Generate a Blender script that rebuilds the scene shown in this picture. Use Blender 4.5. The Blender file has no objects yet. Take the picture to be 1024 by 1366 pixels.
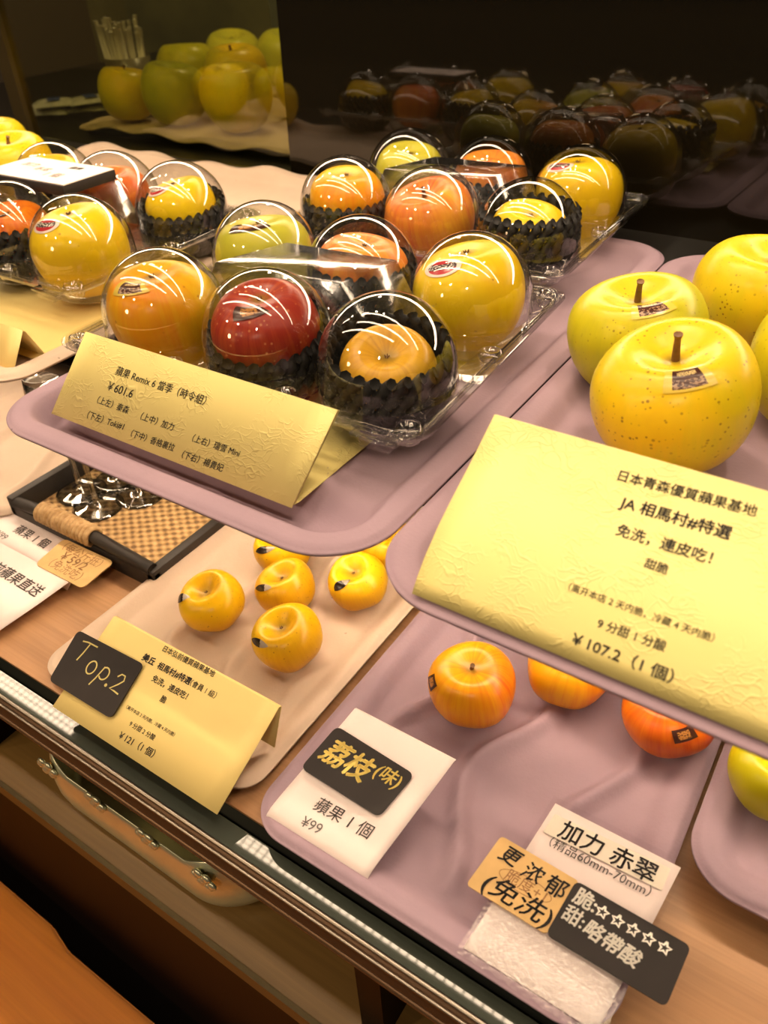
import bpy, bmesh, math, random
from mathutils import Vector, Matrix, Euler
PI = math.pi
random.seed(7)
S = bpy.context.scene
C = S.collection

# ------------------------------------------------------------------ camera
cam_d = bpy.data.cameras.new('camera'); cam = bpy.data.objects.new('camera', cam_d); C.objects.link(cam)
cam_d.sensor_fit = 'HORIZONTAL'; cam_d.sensor_width = 36.0; cam_d.lens = 1050.0/1024.0*36.0
cam_d.clip_start = 0.01; cam_d.clip_end = 50
_r = Vector((0.8342882, 0.54998363, -0.03848639)); _u = Vector((-0.31013264, 0.52587292, 0.79200721)); _w = Vector((-0.45582995, 0.64882639, -0.60929744))
cam.matrix_world = Matrix(((_r.x, _u.x, -_w.x, 0), (_r.y, _u.y, -_w.y, 0), (_r.z, _u.z, -_w.z, 0.489), (0, 0, 0, 1)))
cam_d.dof.use_dof = True; cam_d.dof.focus_distance = 0.60; cam_d.dof.aperture_fstop = 11.0
S.camera = cam

# ------------------------------------------------------------------ world, exposure
S.view_settings.view_transform = 'Standard'; S.view_settings.look = 'None'
S.view_settings.exposure = 0.42; S.view_settings.gamma = 1.0; S.view_settings.use_curve_mapping = False
w = bpy.data.worlds.new('dim_shop'); S.world = w; w.use_nodes = True
w.node_tree.nodes['Background'].inputs[0].default_value = (1.0, 0.78, 0.50, 1)
w.node_tree.nodes['Background'].inputs[1].default_value = 0.035
S.cycles.use_denoising = True
S.cycles.transparent_max_bounces = 40
S.cycles.max_bounces = 14
S.cycles.caustics_reflective = False; S.cycles.caustics_refractive = False
S.cycles.sample_clamp_indirect = 4.0

WARM = (1.0, 0.755, 0.52)
def bulb(loc, watt, rad=0.02, col=WARM):
    l = bpy.data.lights.new('spot_bulb', 'POINT'); l.energy = watt; l.color = col; l.shadow_soft_size = rad
    o = bpy.data.objects.new('spot_bulb', l); o.location = loc; C.objects.link(o); return o
LED_GAIN = 22.0
LED_BARS = [  # x0, x1, y, z, width (all hang above the counter, out of the picture)
    (-1.55, -1.20, 0.50, 0.90, 0.042), (-0.75, 0.85, 0.50, 0.90, 0.030), (-0.75, -0.655, 0.528, 0.90, 0.022),
    (-1.9, 0.20, 0.05, 1.15, 0.052), (-1.9, 0.45, 0.885, 0.475, 0.050), (-1.0, 0.60, 0.29, 1.12, 0.040)]  # last bar is added, for sleeve glitter and more light on the lower trays
# ceiling downlights over the trays, then unseen fill bulbs added behind the shoppers
for x_ in (-1.15, -0.50, 0.15): bulb((x_, 0.58, 1.40), 11.0, 0.022)
for x_, e_ in ((-1.9, 13.0), (-0.9, 15.0), (0.3, 22.0)): bulb((x_, -1.25, 1.42), e_, 0.05)
bulb((-1.14, 0.55, 0.93), 1.2, .012); bulb((-0.54, 0.56, 0.92), 1.2, .012); bulb((-0.41, 0.56, 0.92), 1.2, .012)
bulb((-1.1, 1.45, 0.95), 5.0, 0.03)      # unseen bulb added to brighten the apples behind the pane
bulb((-0.9, -0.6, 0.5), 3.2, 0.06, (1.0, 0.64, 0.30))  # unseen warm bulb added to light the bench top

# ------------------------------------------------------------------ helpers
def obj(name, bm, mat=None, parent=None, smooth=True, loc=None, mats=None):
    me = bpy.data.meshes.new(name)
    if isinstance(bm, tuple): me.from_pydata(bm[0], [], bm[1])
    else: bm.to_mesh(me); bm.free()
    for m in (mats or [mat]):
        if m: me.materials.append(m)
    if smooth and len(me.polygons): me.polygons.foreach_set('use_smooth', [True]*len(me.polygons))
    me.update()
    o = bpy.data.objects.new(name, me); C.objects.link(o)
    if parent is not None: o.parent = parent
    if loc is not None: o.location = loc
    return o
def tag(o, label, cat, group=None):
    o['label'] = label; o['category'] = cat
    if group: o['group'] = group
    return o
def thing(name, label, cat, loc=(0, 0, 0), rz=0, group=None):
    o = bpy.data.objects.new(name, None); C.objects.link(o); o.empty_display_size = .02
    o.location = loc; o.rotation_euler = (0, 0, rz)
    return tag(o, label, cat, group)
def dup(o, parent=None):
    c = o.copy(); C.objects.link(c)
    if parent is not None: c.parent = parent
    for ch in list(o.children): dup(ch, c)
    return c
def struct(o): o['kind'] = 'structure'; return o
def sharp(o, deg=35):
    me = o.data
    try: me.set_sharp_from_angle(angle=math.radians(deg))
    except Exception: pass
    return o
def add_box(bm, x0, x1, y0, y1, z0, z1, bev=0.0):
    r = bmesh.ops.create_cube(bm, size=1.0)
    for v in r['verts']:
        v.co = Vector(((x0+x1)/2+v.co.x*(x1-x0), (y0+y1)/2+v.co.y*(y1-y0), (z0+z1)/2+v.co.z*(z1-z0)))
    if bev:
        es = list({e for v in r['verts'] for e in v.link_edges})
        bmesh.ops.bevel(bm, geom=es, offset=bev, segments=2, affect='EDGES', profile=.5)
def box(name, x0, x1, y0, y1, z0, z1, mat, parent=None, bev=0.0):
    bm = bmesh.new(); add_box(bm, x0, x1, y0, y1, z0, z1, bev)
    return sharp(obj(name, bm, mat, parent))
def add_lathe(bm, prof, n=32, c=(0, 0, 0)):
    rings = []
    for (r, z) in prof:
        if r < 1e-6: rings.append([bm.verts.new((c[0], c[1], c[2]+z))])
        else: rings.append([bm.verts.new((c[0]+r*math.cos(2*PI*k/n), c[1]+r*math.sin(2*PI*k/n), c[2]+z)) for k in range(n)])
    for a, b in zip(rings, rings[1:]):
        for k in range(n):
            k2 = (k+1) % n
            if len(a) == 1 and len(b) == 1: continue
            if len(a) == 1: bm.faces.new((a[0], b[k2], b[k]))
            elif len(b) == 1: bm.faces.new((a[k], a[k2], b[0]))
            else: bm.faces.new((a[k], a[k2], b[k2], b[k]))
def add_tube(bm, pts, rad, n=6, cap=True):
    pts = [Vector(p) for p in pts]; rings = []
    rads = rad if isinstance(rad, (list, tuple)) else [rad]*len(pts)
    up = Vector((0, 0, 1))
    for i, p in enumerate(pts):
        t = (pts[min(i+1, len(pts)-1)]-pts[max(i-1, 0)]).normalized()
        a = t.cross(up)
        if a.length < 1e-4: a = t.cross(Vector((1, 0, 0)))
        a.normalize(); b = t.cross(a)
        rings.append([bm.verts.new(p+rads[i]*(math.cos(2*PI*k/n)*a+math.sin(2*PI*k/n)*b)) for k in range(n)])
    for A, B in zip(rings, rings[1:]):
        for k in range(n): bm.faces.new((A[k], A[(k+1) % n], B[(k+1) % n], B[k]))
    if cap:
        bm.faces.new(rings[0]); bm.faces.new(list(reversed(rings[-1])))
def rrect(x0, x1, y0, y1, r, n=8):
    out = []
    for cx, cy, a0 in ((x1-r, y1-r, 0), (x0+r, y1-r, PI/2), (x0+r, y0+r, PI), (x1-r, y0+r, 1.5*PI)):
        for k in range(n+1):
            a = a0+PI/2*k/n; out.append((cx+r*math.cos(a), cy+r*math.sin(a)))
    return out

# ------------------------------------------------------------------ materials
def nm(name):
    m = bpy.data.materials.new(name); m.use_nodes = True
    return m, m.node_tree, m.node_tree.nodes['Principled BSDF']
def ramp(nt, fac, stops):
    r = nt.nodes.new('ShaderNodeValToRGB'); e = r.color_ramp.elements
    e[0].position, e[0].color = stops[0][0], (*stops[0][1], 1)
    e[1].position, e[1].color = stops[-1][0], (*stops[-1][1], 1)
    for p, c in stops[1:-1]:
        x = e.new(p); x.color = (*c, 1)
    nt.links.new(fac, r.inputs[0]); return r.outputs[0]
def mixc(nt, fac, a, b, mode='MIX'):
    n = nt.nodes.new('ShaderNodeMix'); n.data_type = 'RGBA'; n.blend_type = mode
    for s, i in ((fac, 0), (a, 6), (b, 7)):
        if hasattr(s, 'is_linked'): nt.links.new(s, n.inputs[i])
        elif isinstance(s, (int, float)): n.inputs[i].default_value = s
        else: n.inputs[i].default_value = (*s, 1)
    return n.outputs[2]
def math_(nt, op, a, b=0.0, c=None):
    n = nt.nodes.new('ShaderNodeMath'); n.operation = op
    for i, s in enumerate((a, b) if c is None else (a, b, c)):
        if hasattr(s, 'is_linked'): nt.links.new(s, n.inputs[i])
        else: n.inputs[i].default_value = s
    return n.outputs[0]
def noise(nt, vec, scale, detail=3, rough=.5, dist=0):
    n = nt.nodes.new('ShaderNodeTexNoise'); n.inputs['Scale'].default_value = scale
    n.inputs['Detail'].default_value = detail; n.inputs['Roughness'].default_value = rough; n.inputs['Distortion'].default_value = dist
    if vec is not None: nt.links.new(vec, n.inputs['Vector'])
    return n.outputs['Fac']
def coord(nt, kind='Object', rnd=False, scale=None):
    t = nt.nodes.new('ShaderNodeTexCoord').outputs[kind]
    if rnd:
        i = nt.nodes.new('ShaderNodeObjectInfo').outputs['Random']
        v = nt.nodes.new('ShaderNodeVectorMath'); v.operation = 'ADD'; nt.links.new(t, v.inputs[0])
        m = math_(nt, 'MULTIPLY', i, 3.7); nt.links.new(m, v.inputs[1]); t = v.outputs[0]
    if scale:
        mp = nt.nodes.new('ShaderNodeMapping'); mp.inputs['Scale'].default_value = scale; nt.links.new(t, mp.inputs[0]); t = mp.outputs[0]
    return t
def bump(nt, b, h, strength=.2, dist=.001):
    n = nt.nodes.new('ShaderNodeBump'); n.inputs['Strength'].default_value = strength; n.inputs['Distance'].default_value = dist
    nt.links.new(h, n.inputs['Height']); nt.links.new(n.outputs[0], b.inputs['Normal'])
def plain(name, col, rough=.6, metal=0, spec=.5, nscale=0, namp=.12, bmp=0):
    m, nt, b = nm(name)
    b.inputs['Base Color'].default_value = (*col, 1); b.inputs['Roughness'].default_value = rough
    b.inputs['Metallic'].default_value = metal; b.inputs['Specular IOR Level'].default_value = spec
    if nscale:
        t = coord(nt); f = noise(nt, t, nscale, 4)
        c = ramp(nt, f, [(.3, tuple(x*(1-namp) for x in col)), (.7, tuple(min(1, x*(1+namp)) for x in col))])
        nt.links.new(c, b.inputs['Base Color'])
        if bmp: bump(nt, b, f, bmp)
    return m
def wood(name, c1, c2, axis=0, scale=9, rough=.45, spec=.4):
    m, nt, b = nm(name)
    sc = [26, 26, 26]; sc[axis] = 1.6
    t = coord(nt, scale=tuple(s*scale/9 for s in sc))
    f1 = noise(nt, t, 1.0, 5, .6, .6)
    t2 = coord(nt, scale=tuple(s*scale for s in [14 if i != axis else .5 for i in range(3)]))
    f2 = noise(nt, t2, 3.0, 4, .6)
    c = ramp(nt, f1, [(.3, c1), (.52, tuple((a+b_)/2 for a, b_ in zip(c1, c2))), (.7, c2)])
    c = mixc(nt, math_(nt, 'MULTIPLY', math_(nt, 'SUBTRACT', f2, .35), .7), c, tuple(x*.55 for x in c1))
    nt.links.new(c, b.inputs['Base Color'])
    b.inputs['Roughness'].default_value = rough; b.inputs['Specular IOR Level'].default_value = spec
    bump(nt, b, f2, .08)
    return m
def thin_clear(name, tint=(.96, .96, .95), ior=1.5, rough=.02, bmp=None, extra=0.0):
    m = bpy.data.materials.new(name); m.use_nodes = True; nt = m.node_tree; nt.nodes.clear()
    out = nt.nodes.new('ShaderNodeOutputMaterial'); mix = nt.nodes.new('ShaderNodeMixShader')
    tr = nt.nodes.new('ShaderNodeBsdfTransparent'); tr.inputs[0].default_value = (*tint, 1)
    gl = nt.nodes.new('ShaderNodeBsdfGlossy'); gl.inputs['Roughness'].default_value = rough
    fr = nt.nodes.new('ShaderNodeFresnel'); geo = nt.nodes.new('ShaderNodeNewGeometry')
    mp = nt.nodes.new('ShaderNodeMapRange'); mp.inputs[3].default_value = ior; mp.inputs[4].default_value = 1/ior
    nt.links.new(geo.outputs['Backfacing'], mp.inputs[0]); nt.links.new(mp.outputs[0], fr.inputs['IOR'])
    if bmp:
        t = coord(nt); f = noise(nt, t, bmp[0], 3)
        bn = nt.nodes.new('ShaderNodeBump'); bn.inputs['Strength'].default_value = bmp[1]; bn.inputs['Distance'].default_value = .001
        nt.links.new(f, bn.inputs['Height']); nt.links.new(bn.outputs[0], gl.inputs['Normal']); nt.links.new(bn.outputs[0], fr.inputs['Normal'])
    fac = math_(nt, 'MULTIPLY_ADD', fr.outputs[0], 1.8, extra); fac = math_(nt, 'MINIMUM', fac, 1.0)   # both faces of the sheet reflect
    nt.links.new(fac, mix.inputs[0]); nt.links.new(tr.outputs[0], mix.inputs[1]); nt.links.new(gl.outputs[0], mix.inputs[2])
    nt.links.new(mix.outputs[0], out.inputs[0]); return m

def pulp(name, c, c2):
    m, nt, b = nm(name); t = coord(nt)
    f = noise(nt, t, 14, 5, .6); g = noise(nt, t, 420, 2)
    v = nt.nodes.new('ShaderNodeTexVoronoi'); v.inputs['Scale'].default_value = 55; nt.links.new(t, v.inputs['Vector'])
    k = noise(nt, t, 30, 2)
    col = ramp(nt, f, [(.3, c), (.72, c2)])
    sp = math_(nt, 'MULTIPLY', math_(nt, 'LESS_THAN', v.outputs['Distance'], .07), math_(nt, 'GREATER_THAN', k, .60))
    col = mixc(nt, math_(nt, 'MULTIPLY', sp, .5), col, tuple(x*.35 for x in c))
    nt.links.new(col, b.inputs['Base Color']); b.inputs['Roughness'].default_value = .85; b.inputs['Specular IOR Level'].default_value = .2
    h = math_(nt, 'ADD', math_(nt, 'MULTIPLY', g, .30), f); bump(nt, b, h, .34, .0014)
    return m
def paper_emboss(name, col):
    m, nt, b = nm(name); t = coord(nt, 'Object')
    d = nt.nodes.new('ShaderNodeTexNoise'); d.inputs['Scale'].default_value = 35; nt.links.new(t, d.inputs['Vector'])
    dm = mixc(nt, .035, (0, 0, 0), d.outputs['Color'])
    va = nt.nodes.new('ShaderNodeVectorMath'); va.operation = 'ADD'; nt.links.new(t, va.inputs[0]); nt.links.new(dm, va.inputs[1])
    mp = nt.nodes.new('ShaderNodeMapping'); mp.inputs['Scale'].default_value = (95, 260, 260); mp.inputs['Rotation'].default_value = (0, 0, .7)
    nt.links.new(va.outputs[0], mp.inputs[0])
    v = nt.nodes.new('ShaderNodeTexVoronoi'); v.feature = 'DISTANCE_TO_EDGE'; v.inputs['Scale'].default_value = 1.0; nt.links.new(mp.outputs[0], v.inputs['Vector'])
    line = ramp(nt, v.outputs['Distance'], [(0.0, (1, 1, 1)), (.10, (0, 0, 0))])
    msk = ramp(nt, noise(nt, t, 42, 3), [(.46, (0, 0, 0)), (.58, (1, 1, 1))])
    h = mixc(nt, 1.0, line, msk, 'MULTIPLY')
    bump(nt, b, h, .42, .0009)
    f = noise(nt, t, 9, 3)
    nt.links.new(ramp(nt, f, [(.3, tuple(x*.95 for x in col)), (.7, col)]), b.inputs['Base Color'])
    b.inputs['Roughness'].default_value = .42; b.inputs['Specular IOR Level'].default_value = .45
    return m

def apple_skin(name, base, second, blush=None, blush_amt=.5, streak=0.0, side=0.0, dots=None, dot_scale=95, dot_size=.12, rough=.30):
    m, nt, b = nm(name); t = coord(nt); tr = coord(nt, rnd=True)
    f = noise(nt, tr, 16, 3)
    col = ramp(nt, f, [(.32, base), (.68, second)])
    if blush:
        sx = nt.nodes.new('ShaderNodeSeparateXYZ'); nt.links.new(t, sx.inputs[0])
        th = math_(nt, 'ARCTAN2', sx.outputs[1], sx.outputs[0])
        cx = nt.nodes.new('ShaderNodeCombineXYZ')
        nt.links.new(math_(nt, 'MULTIPLY', th, 7.0), cx.inputs[0]); nt.links.new(math_(nt, 'MULTIPLY', sx.outputs[2], 14.0), cx.inputs[1])
        i = nt.nodes.new('ShaderNodeObjectInfo').outputs['Random']; nt.links.new(math_(nt, 'MULTIPLY', i, 20), cx.inputs[2])
        st = noise(nt, cx.outputs[0], 1.0, 5, .65)
        big = noise(nt, tr, 11, 2)
        mixv = math_(nt, 'ADD', math_(nt, 'MULTIPLY', st, streak), math_(nt, 'MULTIPLY', big, 1-streak))
        mixv = math_(nt, 'ADD', mixv, math_(nt, 'MULTIPLY', sx.outputs[0], side/.03))
        fac = ramp(nt, mixv, [(.62-.45*blush_amt, (0, 0, 0)), (.86-.45*blush_amt, (1, 1, 1))])
        col = mixc(nt, math_(nt, 'MULTIPLY', fac, .95), col, blush)
    if dots:
        v = nt.nodes.new('ShaderNodeTexVoronoi'); v.inputs['Scale'].default_value = dot_scale; v.inputs['Randomness'].default_value = 1.0; nt.links.new(tr, v.inputs['Vector'])
        sel = nt.nodes.new('ShaderNodeSeparateXYZ'); nt.links.new(v.outputs['Color'], sel.inputs[0])
        size = math_(nt, 'MULTIPLY', math_(nt, 'GREATER_THAN', sel.outputs[1], .35), math_(nt, 'MULTIPLY', math_(nt, 'MULTIPLY_ADD', sel.outputs[0], .65, .35), dot_size))
        d = nt.nodes.new('ShaderNodeMapRange'); nt.links.new(v.outputs['Distance'], d.inputs[0]); nt.links.new(size, d.inputs[2])
        d.inputs[1].default_value = 0.0; d.inputs[3].default_value = 1.0; d.inputs[4].default_value = 0.0
        msk = ramp(nt, noise(nt, tr, 38, 2), [(.36, (.25, .25, .25)), (.60, (1, 1, 1))])
        dd = math_(nt, 'MULTIPLY', math_(nt, 'MINIMUM', math_(nt, 'MULTIPLY', d.outputs[0], 2.2), 1.0), .75)
        col = mixc(nt, math_(nt, 'MULTIPLY', dd, msk), col, dots)
    s3 = nt.nodes.new('ShaderNodeSeparateXYZ'); nt.links.new(t, s3.inputs[0])
    rad = math_(nt, 'SQRT', math_(nt, 'ADD', math_(nt, 'POWER', s3.outputs[0], 2), math_(nt, 'POWER', s3.outputs[1], 2)))
    cav = math_(nt, 'MULTIPLY', ramp(nt, math_(nt, 'ADD', math_(nt, 'MULTIPLY', rad, 50), math_(nt, 'MULTIPLY', noise(nt, tr, 90, 3), .25)), [(.26, (1, 1, 1)), (.62, (0, 0, 0))]), math_(nt, 'GREATER_THAN', s3.outputs[2], 0.0))
    col = mixc(nt, math_(nt, 'MULTIPLY', cav, .8), col, (.23, .15, .022))     # russet inside the stem cavity
    nt.links.new(col, b.inputs['Base Color'])
    b.inputs['Roughness'].default_value = rough; b.inputs['Specular IOR Level'].default_value = .30
    b.inputs['Subsurface Weight'].default_value = 0.0
    bump(nt, b, noise(nt, tr, 60, 3), .05)
    return m

M = {}
M['lilac'] = pulp('lilac_pulp', (.31, .222, .275), (.365, .258, .312))
M['cream'] = pulp('cream_pulp', (.57, .44, .335), (.63, .49, .38))
M['yellow_paper'] = paper_emboss('embossed_yellow_paper', (.90, .77, .29))
M['yellow_plain'] = plain('pale_yellow_paper', (.90, .70, .26), .5, nscale=8, namp=.05)
M['white_card'] = plain('white_card', (.86, .74, .71), .55, nscale=6, namp=.03)
M['kraft'] = plain('kraft_card', (.66, .43, .17), .7, nscale=60, namp=.08)
M['black_card'] = plain('chalkboard_black', (.022, .017, .015), .55, nscale=30, namp=.2, spec=.3)
M['ink'] = plain('black_ink', (.018, .015, .014), .6)
M['gray_ink'] = plain('grey_ink', (.10, .09, .085), .6)
M['brown_ink'] = plain('faint_brown_ink', (.35, .18, .07), .6)
M['gold_chalk'] = plain('gold_marker', (.55, .46, .16), .7)
M['bright_gold'] = plain('bright_gold_marker', (.85, .66, .16), .6)
M['white_chalk'] = plain('white_marker', (.85, .82, .75), .7)
M['wood'] = wood('oak_worktop', (.34, .17, .075), (.52, .29, .14), 0, 9, .42)
M['wood_shelf'] = wood('oak_inner_shelf', (.17, .095, .022), (.27, .155, .04), 0, 6, .4)
M['wood_bench'] = wood('orange_bench_wood', (.46, .135, .010), (.62, .22, .018), 0, 4, .4, .25)
M['dark_wood'] = wood('dark_brown_panel', (.007, .0022, .001), (.011, .0035, .0018), 2, 5, .5, .1)
M['charcoal_wood'] = wood('charcoal_wood', (.020, .016, .013), (.036, .029, .024), 0, 9, .55)
M['steel'] = plain('polished_rail', (.050, .058, .046), .025, 0.0, .45)
M['steel_dark'] = plain('dark_channel', (.05, .055, .05), .3, 1.0)
M['bronze'] = plain('bronze_trim', (.15, .085, .045), .36, .6)
M['chrome'] = plain('chrome_bead', (.32, .28, .23), .35, 1.0)
M['silver'] = plain('hammered_silver', (.86, .88, .64), .36, .75, nscale=40, namp=.08, bmp=.1)
M['black_shelf'] = plain('black_shelf', (.012, .011, .009), .35)
M['clear_plastic'] = thin_clear('clear_plastic', (.965, .962, .95), 1.60, .010)
M['clear_film'] = thin_clear('clear_wrinkled_film', (.95, .945, .93), 1.6, .15, (60, .35), .09)
M['sleeve'] = thin_clear('plastic_sleeve', (.97, .965, .965), 1.36, .04, (430, .085), .0)
M['pane'] = thin_clear('tinted_pane', (.80, .80, .58), 1.5, .01)
M['stem_brown'] = plain('apple_stem', (.15, .07, .022), .7, nscale=200, namp=.3)
M['net'] = plain('black_foam', (.012, .0115, .011), .62, spec=.35, nscale=300, namp=.25)
def mk_blackglass():
    m, nt, b = nm('black_mirror_glass')
    b.inputs['Base Color'].default_value = (.006, .0045, .002, 1); b.inputs['Roughness'].default_value = .035
    b.inputs['IOR'].default_value = 1.58; return m
M['black_glass'] = mk_blackglass()
def mk_glass():
    m, nt, b = nm('glass'); b.inputs['Transmission Weight'].default_value = 1; b.inputs['Roughness'].default_value = .02; b.inputs['IOR'].default_value = 1.45; return m
M['glass'] = thin_clear('clear_glassware', (.93, .93, .90), 1.5, .01, None, .24)
def mk_led(name, gain, nx, ny):
    m = bpy.data.materials.new(name); m.use_nodes = True; nt = m.node_tree; nt.nodes.clear()
    out = nt.nodes.new('ShaderNodeOutputMaterial'); em = nt.nodes.new('ShaderNodeEmission')
    uv = nt.nodes.new('ShaderNodeTexCoord').outputs['UV']; s = nt.nodes.new('ShaderNodeSeparateXYZ'); nt.links.new(uv, s.inputs[0])
    fx = math_(nt, 'FRACT', math_(nt, 'MULTIPLY', s.outputs[0], nx)); fy = math_(nt, 'FRACT', math_(nt, 'MULTIPLY', s.outputs[1], ny))
    g = math_(nt, 'MULTIPLY', math_(nt, 'GREATER_THAN', fx, .18), math_(nt, 'GREATER_THAN', fy, .16))
    st = math_(nt, 'MULTIPLY', math_(nt, 'MULTIPLY_ADD', g, .88, .12), gain)
    em.inputs[0].default_value = (*WARM, 1); nt.links.new(st, em.inputs[1]); nt.links.new(em.outputs[0], out.inputs[0]); return m
def mk_woven():
    m, nt, b = nm('woven_rattan'); t = coord(nt, scale=(1, 1, 1)); s = nt.nodes.new('ShaderNodeSeparateXYZ'); nt.links.new(t, s.inputs[0])
    wx = math_(nt, 'SINE', math_(nt, 'MULTIPLY', s.outputs[0], 2*PI/.0125)); wy = math_(nt, 'SINE', math_(nt, 'MULTIPLY', s.outputs[1], 2*PI/.0100))
    h = math_(nt, 'MULTIPLY', wx, wy); f = noise(nt, t, 150, 3)
    c = ramp(nt, math_(nt, 'ADD', math_(nt, 'MULTIPLY', h, .55), f), [(.05, (.22, .12, .045)), (.45, (.52, .31, .12)), (.95, (.70, .48, .22))])
    nt.links.new(c, b.inputs['Base Color']); b.inputs['Roughness'].default_value = .7; bump(nt, b, h, .9, .0015); return m
M['woven'] = mk_woven()
def mk_rope():
    m, nt, b = nm('rattan_wrap'); t = coord(nt); f = noise(nt, t, 180, 3)
    nt.links.new(ramp(nt, f, [(.3, (.38, .22, .08)), (.7, (.62, .42, .2))]), b.inputs['Base Color']); b.inputs['Roughness'].default_value = .7; return m
M['rope'] = mk_rope()

def sticker_mat(name, kind):
    m, nt, b = nm(name); uv = nt.nodes.new('ShaderNodeTexCoord').outputs['UV']
    s = nt.nodes.new('ShaderNodeSeparateXYZ'); nt.links.new(uv, s.inputs[0]); x, y = s.outputs[0], s.outputs[1]
    ax = math_(nt, 'ABSOLUTE', x); ay = math_(nt, 'ABSOLUTE', y)
    n = noise(nt, uv, 5, 3)
    if kind == 'crest':      # dark brown block, pale lettering band on top, clear silvery border
        inn = math_(nt, 'MULTIPLY', math_(nt, 'LESS_THAN', ax, .66), math_(nt, 'LESS_THAN', ay, .80))
        band = math_(nt, 'MULTIPLY', math_(nt, 'MULTIPLY', math_(nt, 'GREATER_THAN', y, .22), math_(nt, 'LESS_THAN', y, .62)), math_(nt, 'LESS_THAN', ax, .44))
        lett = math_(nt, 'MULTIPLY', band, math_(nt, 'GREATER_THAN', noise(nt, uv, 14, 1), .46))
        low = math_(nt, 'MULTIPLY', math_(nt, 'LESS_THAN', y, -.1), math_(nt, 'GREATER_THAN', n, .52))
        c = mixc(nt, inn, (.66, .50, .075), (.055, .016, .010))
        c = mixc(nt, math_(nt, 'MULTIPLY', lett, .9), c, (.72, .56, .25)); c = mixc(nt, math_(nt, 'MULTIPLY', math_(nt, 'MULTIPLY', low, inn), .6), c, (.55, .36, .22))
    elif kind == 'oval':
        r2 = math_(nt, 'SQRT', math_(nt, 'ADD', math_(nt, 'POWER', ax, 2), math_(nt, 'POWER', ay, 2)))
        ring = math_(nt, 'LESS_THAN', r2, .76)
        band = math_(nt, 'LESS_THAN', ay, .30)
        c = mixc(nt, ring, (.80, .66, .58), (.42, .022, .03)); c = mixc(nt, math_(nt, 'MULTIPLY', band, ring), c, (.06, .04, .05))
        lett = math_(nt, 'MULTIPLY', math_(nt, 'MULTIPLY', band, ring), math_(nt, 'GREATER_THAN', noise(nt, uv, 7, 1), .55)); c = mixc(nt, lett, c, (.75, .7, .62))
    elif kind == 'leaf':
        low = math_(nt, 'GREATER_THAN', math_(nt, 'ADD', x, math_(nt, 'MULTIPLY', n, .5)), .45)
        c = mixc(nt, low, (.020, .012, .008), (.36, .30, .24))
    else:                    # ring: brown square outline
        inn = math_(nt, 'MULTIPLY', math_(nt, 'LESS_THAN', ax, .55), math_(nt, 'LESS_THAN', ay, .6))
        c = mixc(nt, inn, (.055, .018, .012), (.45, .20, .05)); c = mixc(nt, math_(nt, 'MULTIPLY', inn, math_(nt, 'GREATER_THAN', n, .55)), c, (.06, .02, .012))
    nt.links.new(c, b.inputs['Base Color']); b.inputs['Roughness'].default_value = .22
    return m
for k in ('crest', 'oval', 'leaf', 'ring'): M['stk_'+k] = sticker_mat(k+'_sticker', k)

M['sk_jumbo'] = apple_skin('jumbo_yellow_skin', (.74, .47, .008), (.78, .55, .010), (.56, .50, .012), .42, .25, dots=(.16, .060, .008), dot_scale=270, dot_size=.36)
M['sk_jumbo_green'] = apple_skin('jumbo_green_skin', (.50, .46, .014), (.62, .53, .014), (.40, .40, .018), .45, .3, dots=(.20, .12, .01), dot_scale=270, dot_size=.32)
M['sk_green'] = apple_skin('green_skin', (.45, .45, .035), (.56, .51, .045), dots=(.5, .48, .15), dot_scale=130, dot_size=.12)
M['sk_lime'] = apple_skin('lime_skin', (.44, .40, .005), (.52, .45, .006))
M['sk_gold'] = apple_skin('golden_skin', (.78, .52, .006), (.82, .60, .009), (.74, .44, .008), .35, .3, dots=(.42, .19, .01), dot_scale=130, dot_size=.2)
M['sk_orange_gold'] = apple_skin('orange_gold_skin', (.78, .48, .006), (.82, .56, .010), (.76, .22, .006), .38, .25, .08, dots=(.45, .17, .01), dot_scale=140, dot_size=.2)
M['sk_small'] = apple_skin('small_yellow_skin', (.80, .45, .005), (.84, .53, .008), (.58, .27, .010), .34, .2, dots=(.34, .13, .010), dot_scale=330, dot_size=.30)
M['sk_red'] = apple_skin('red_skin', (.34, .028, .012), (.26, .020, .012), (.50, .085, .014), .42, .6, dots=(.72, .32, .12), dot_scale=230, dot_size=.30)
M['sk_peach'] = apple_skin('peach_red_skin', (.78, .26, .035), (.80, .38, .03), (.66, .12, .035), .55, .55, dots=(.75, .4, .12), dot_scale=130, dot_size=.14)
M['sk_gala'] = apple_skin('gala_skin', (.82, .42, .008), (.84, .33, .008), (.66, .10, .008), .40, .42, .11, dots=(.82, .48, .06), dot_scale=150, dot_size=.10)
M['sk_gala_red'] = apple_skin('gala_red_skin', (.80, .30, .010), (.76, .19, .008), (.58, .075, .008), .52, .45, .06, dots=(.8, .4, .06), dot_scale=150, dot_size=.10)
M['sk_russet'] = apple_skin('russet_gold_skin', (.68, .36, .018), (.72, .42, .028), (.50, .24, .02), .4, .7)

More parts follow.
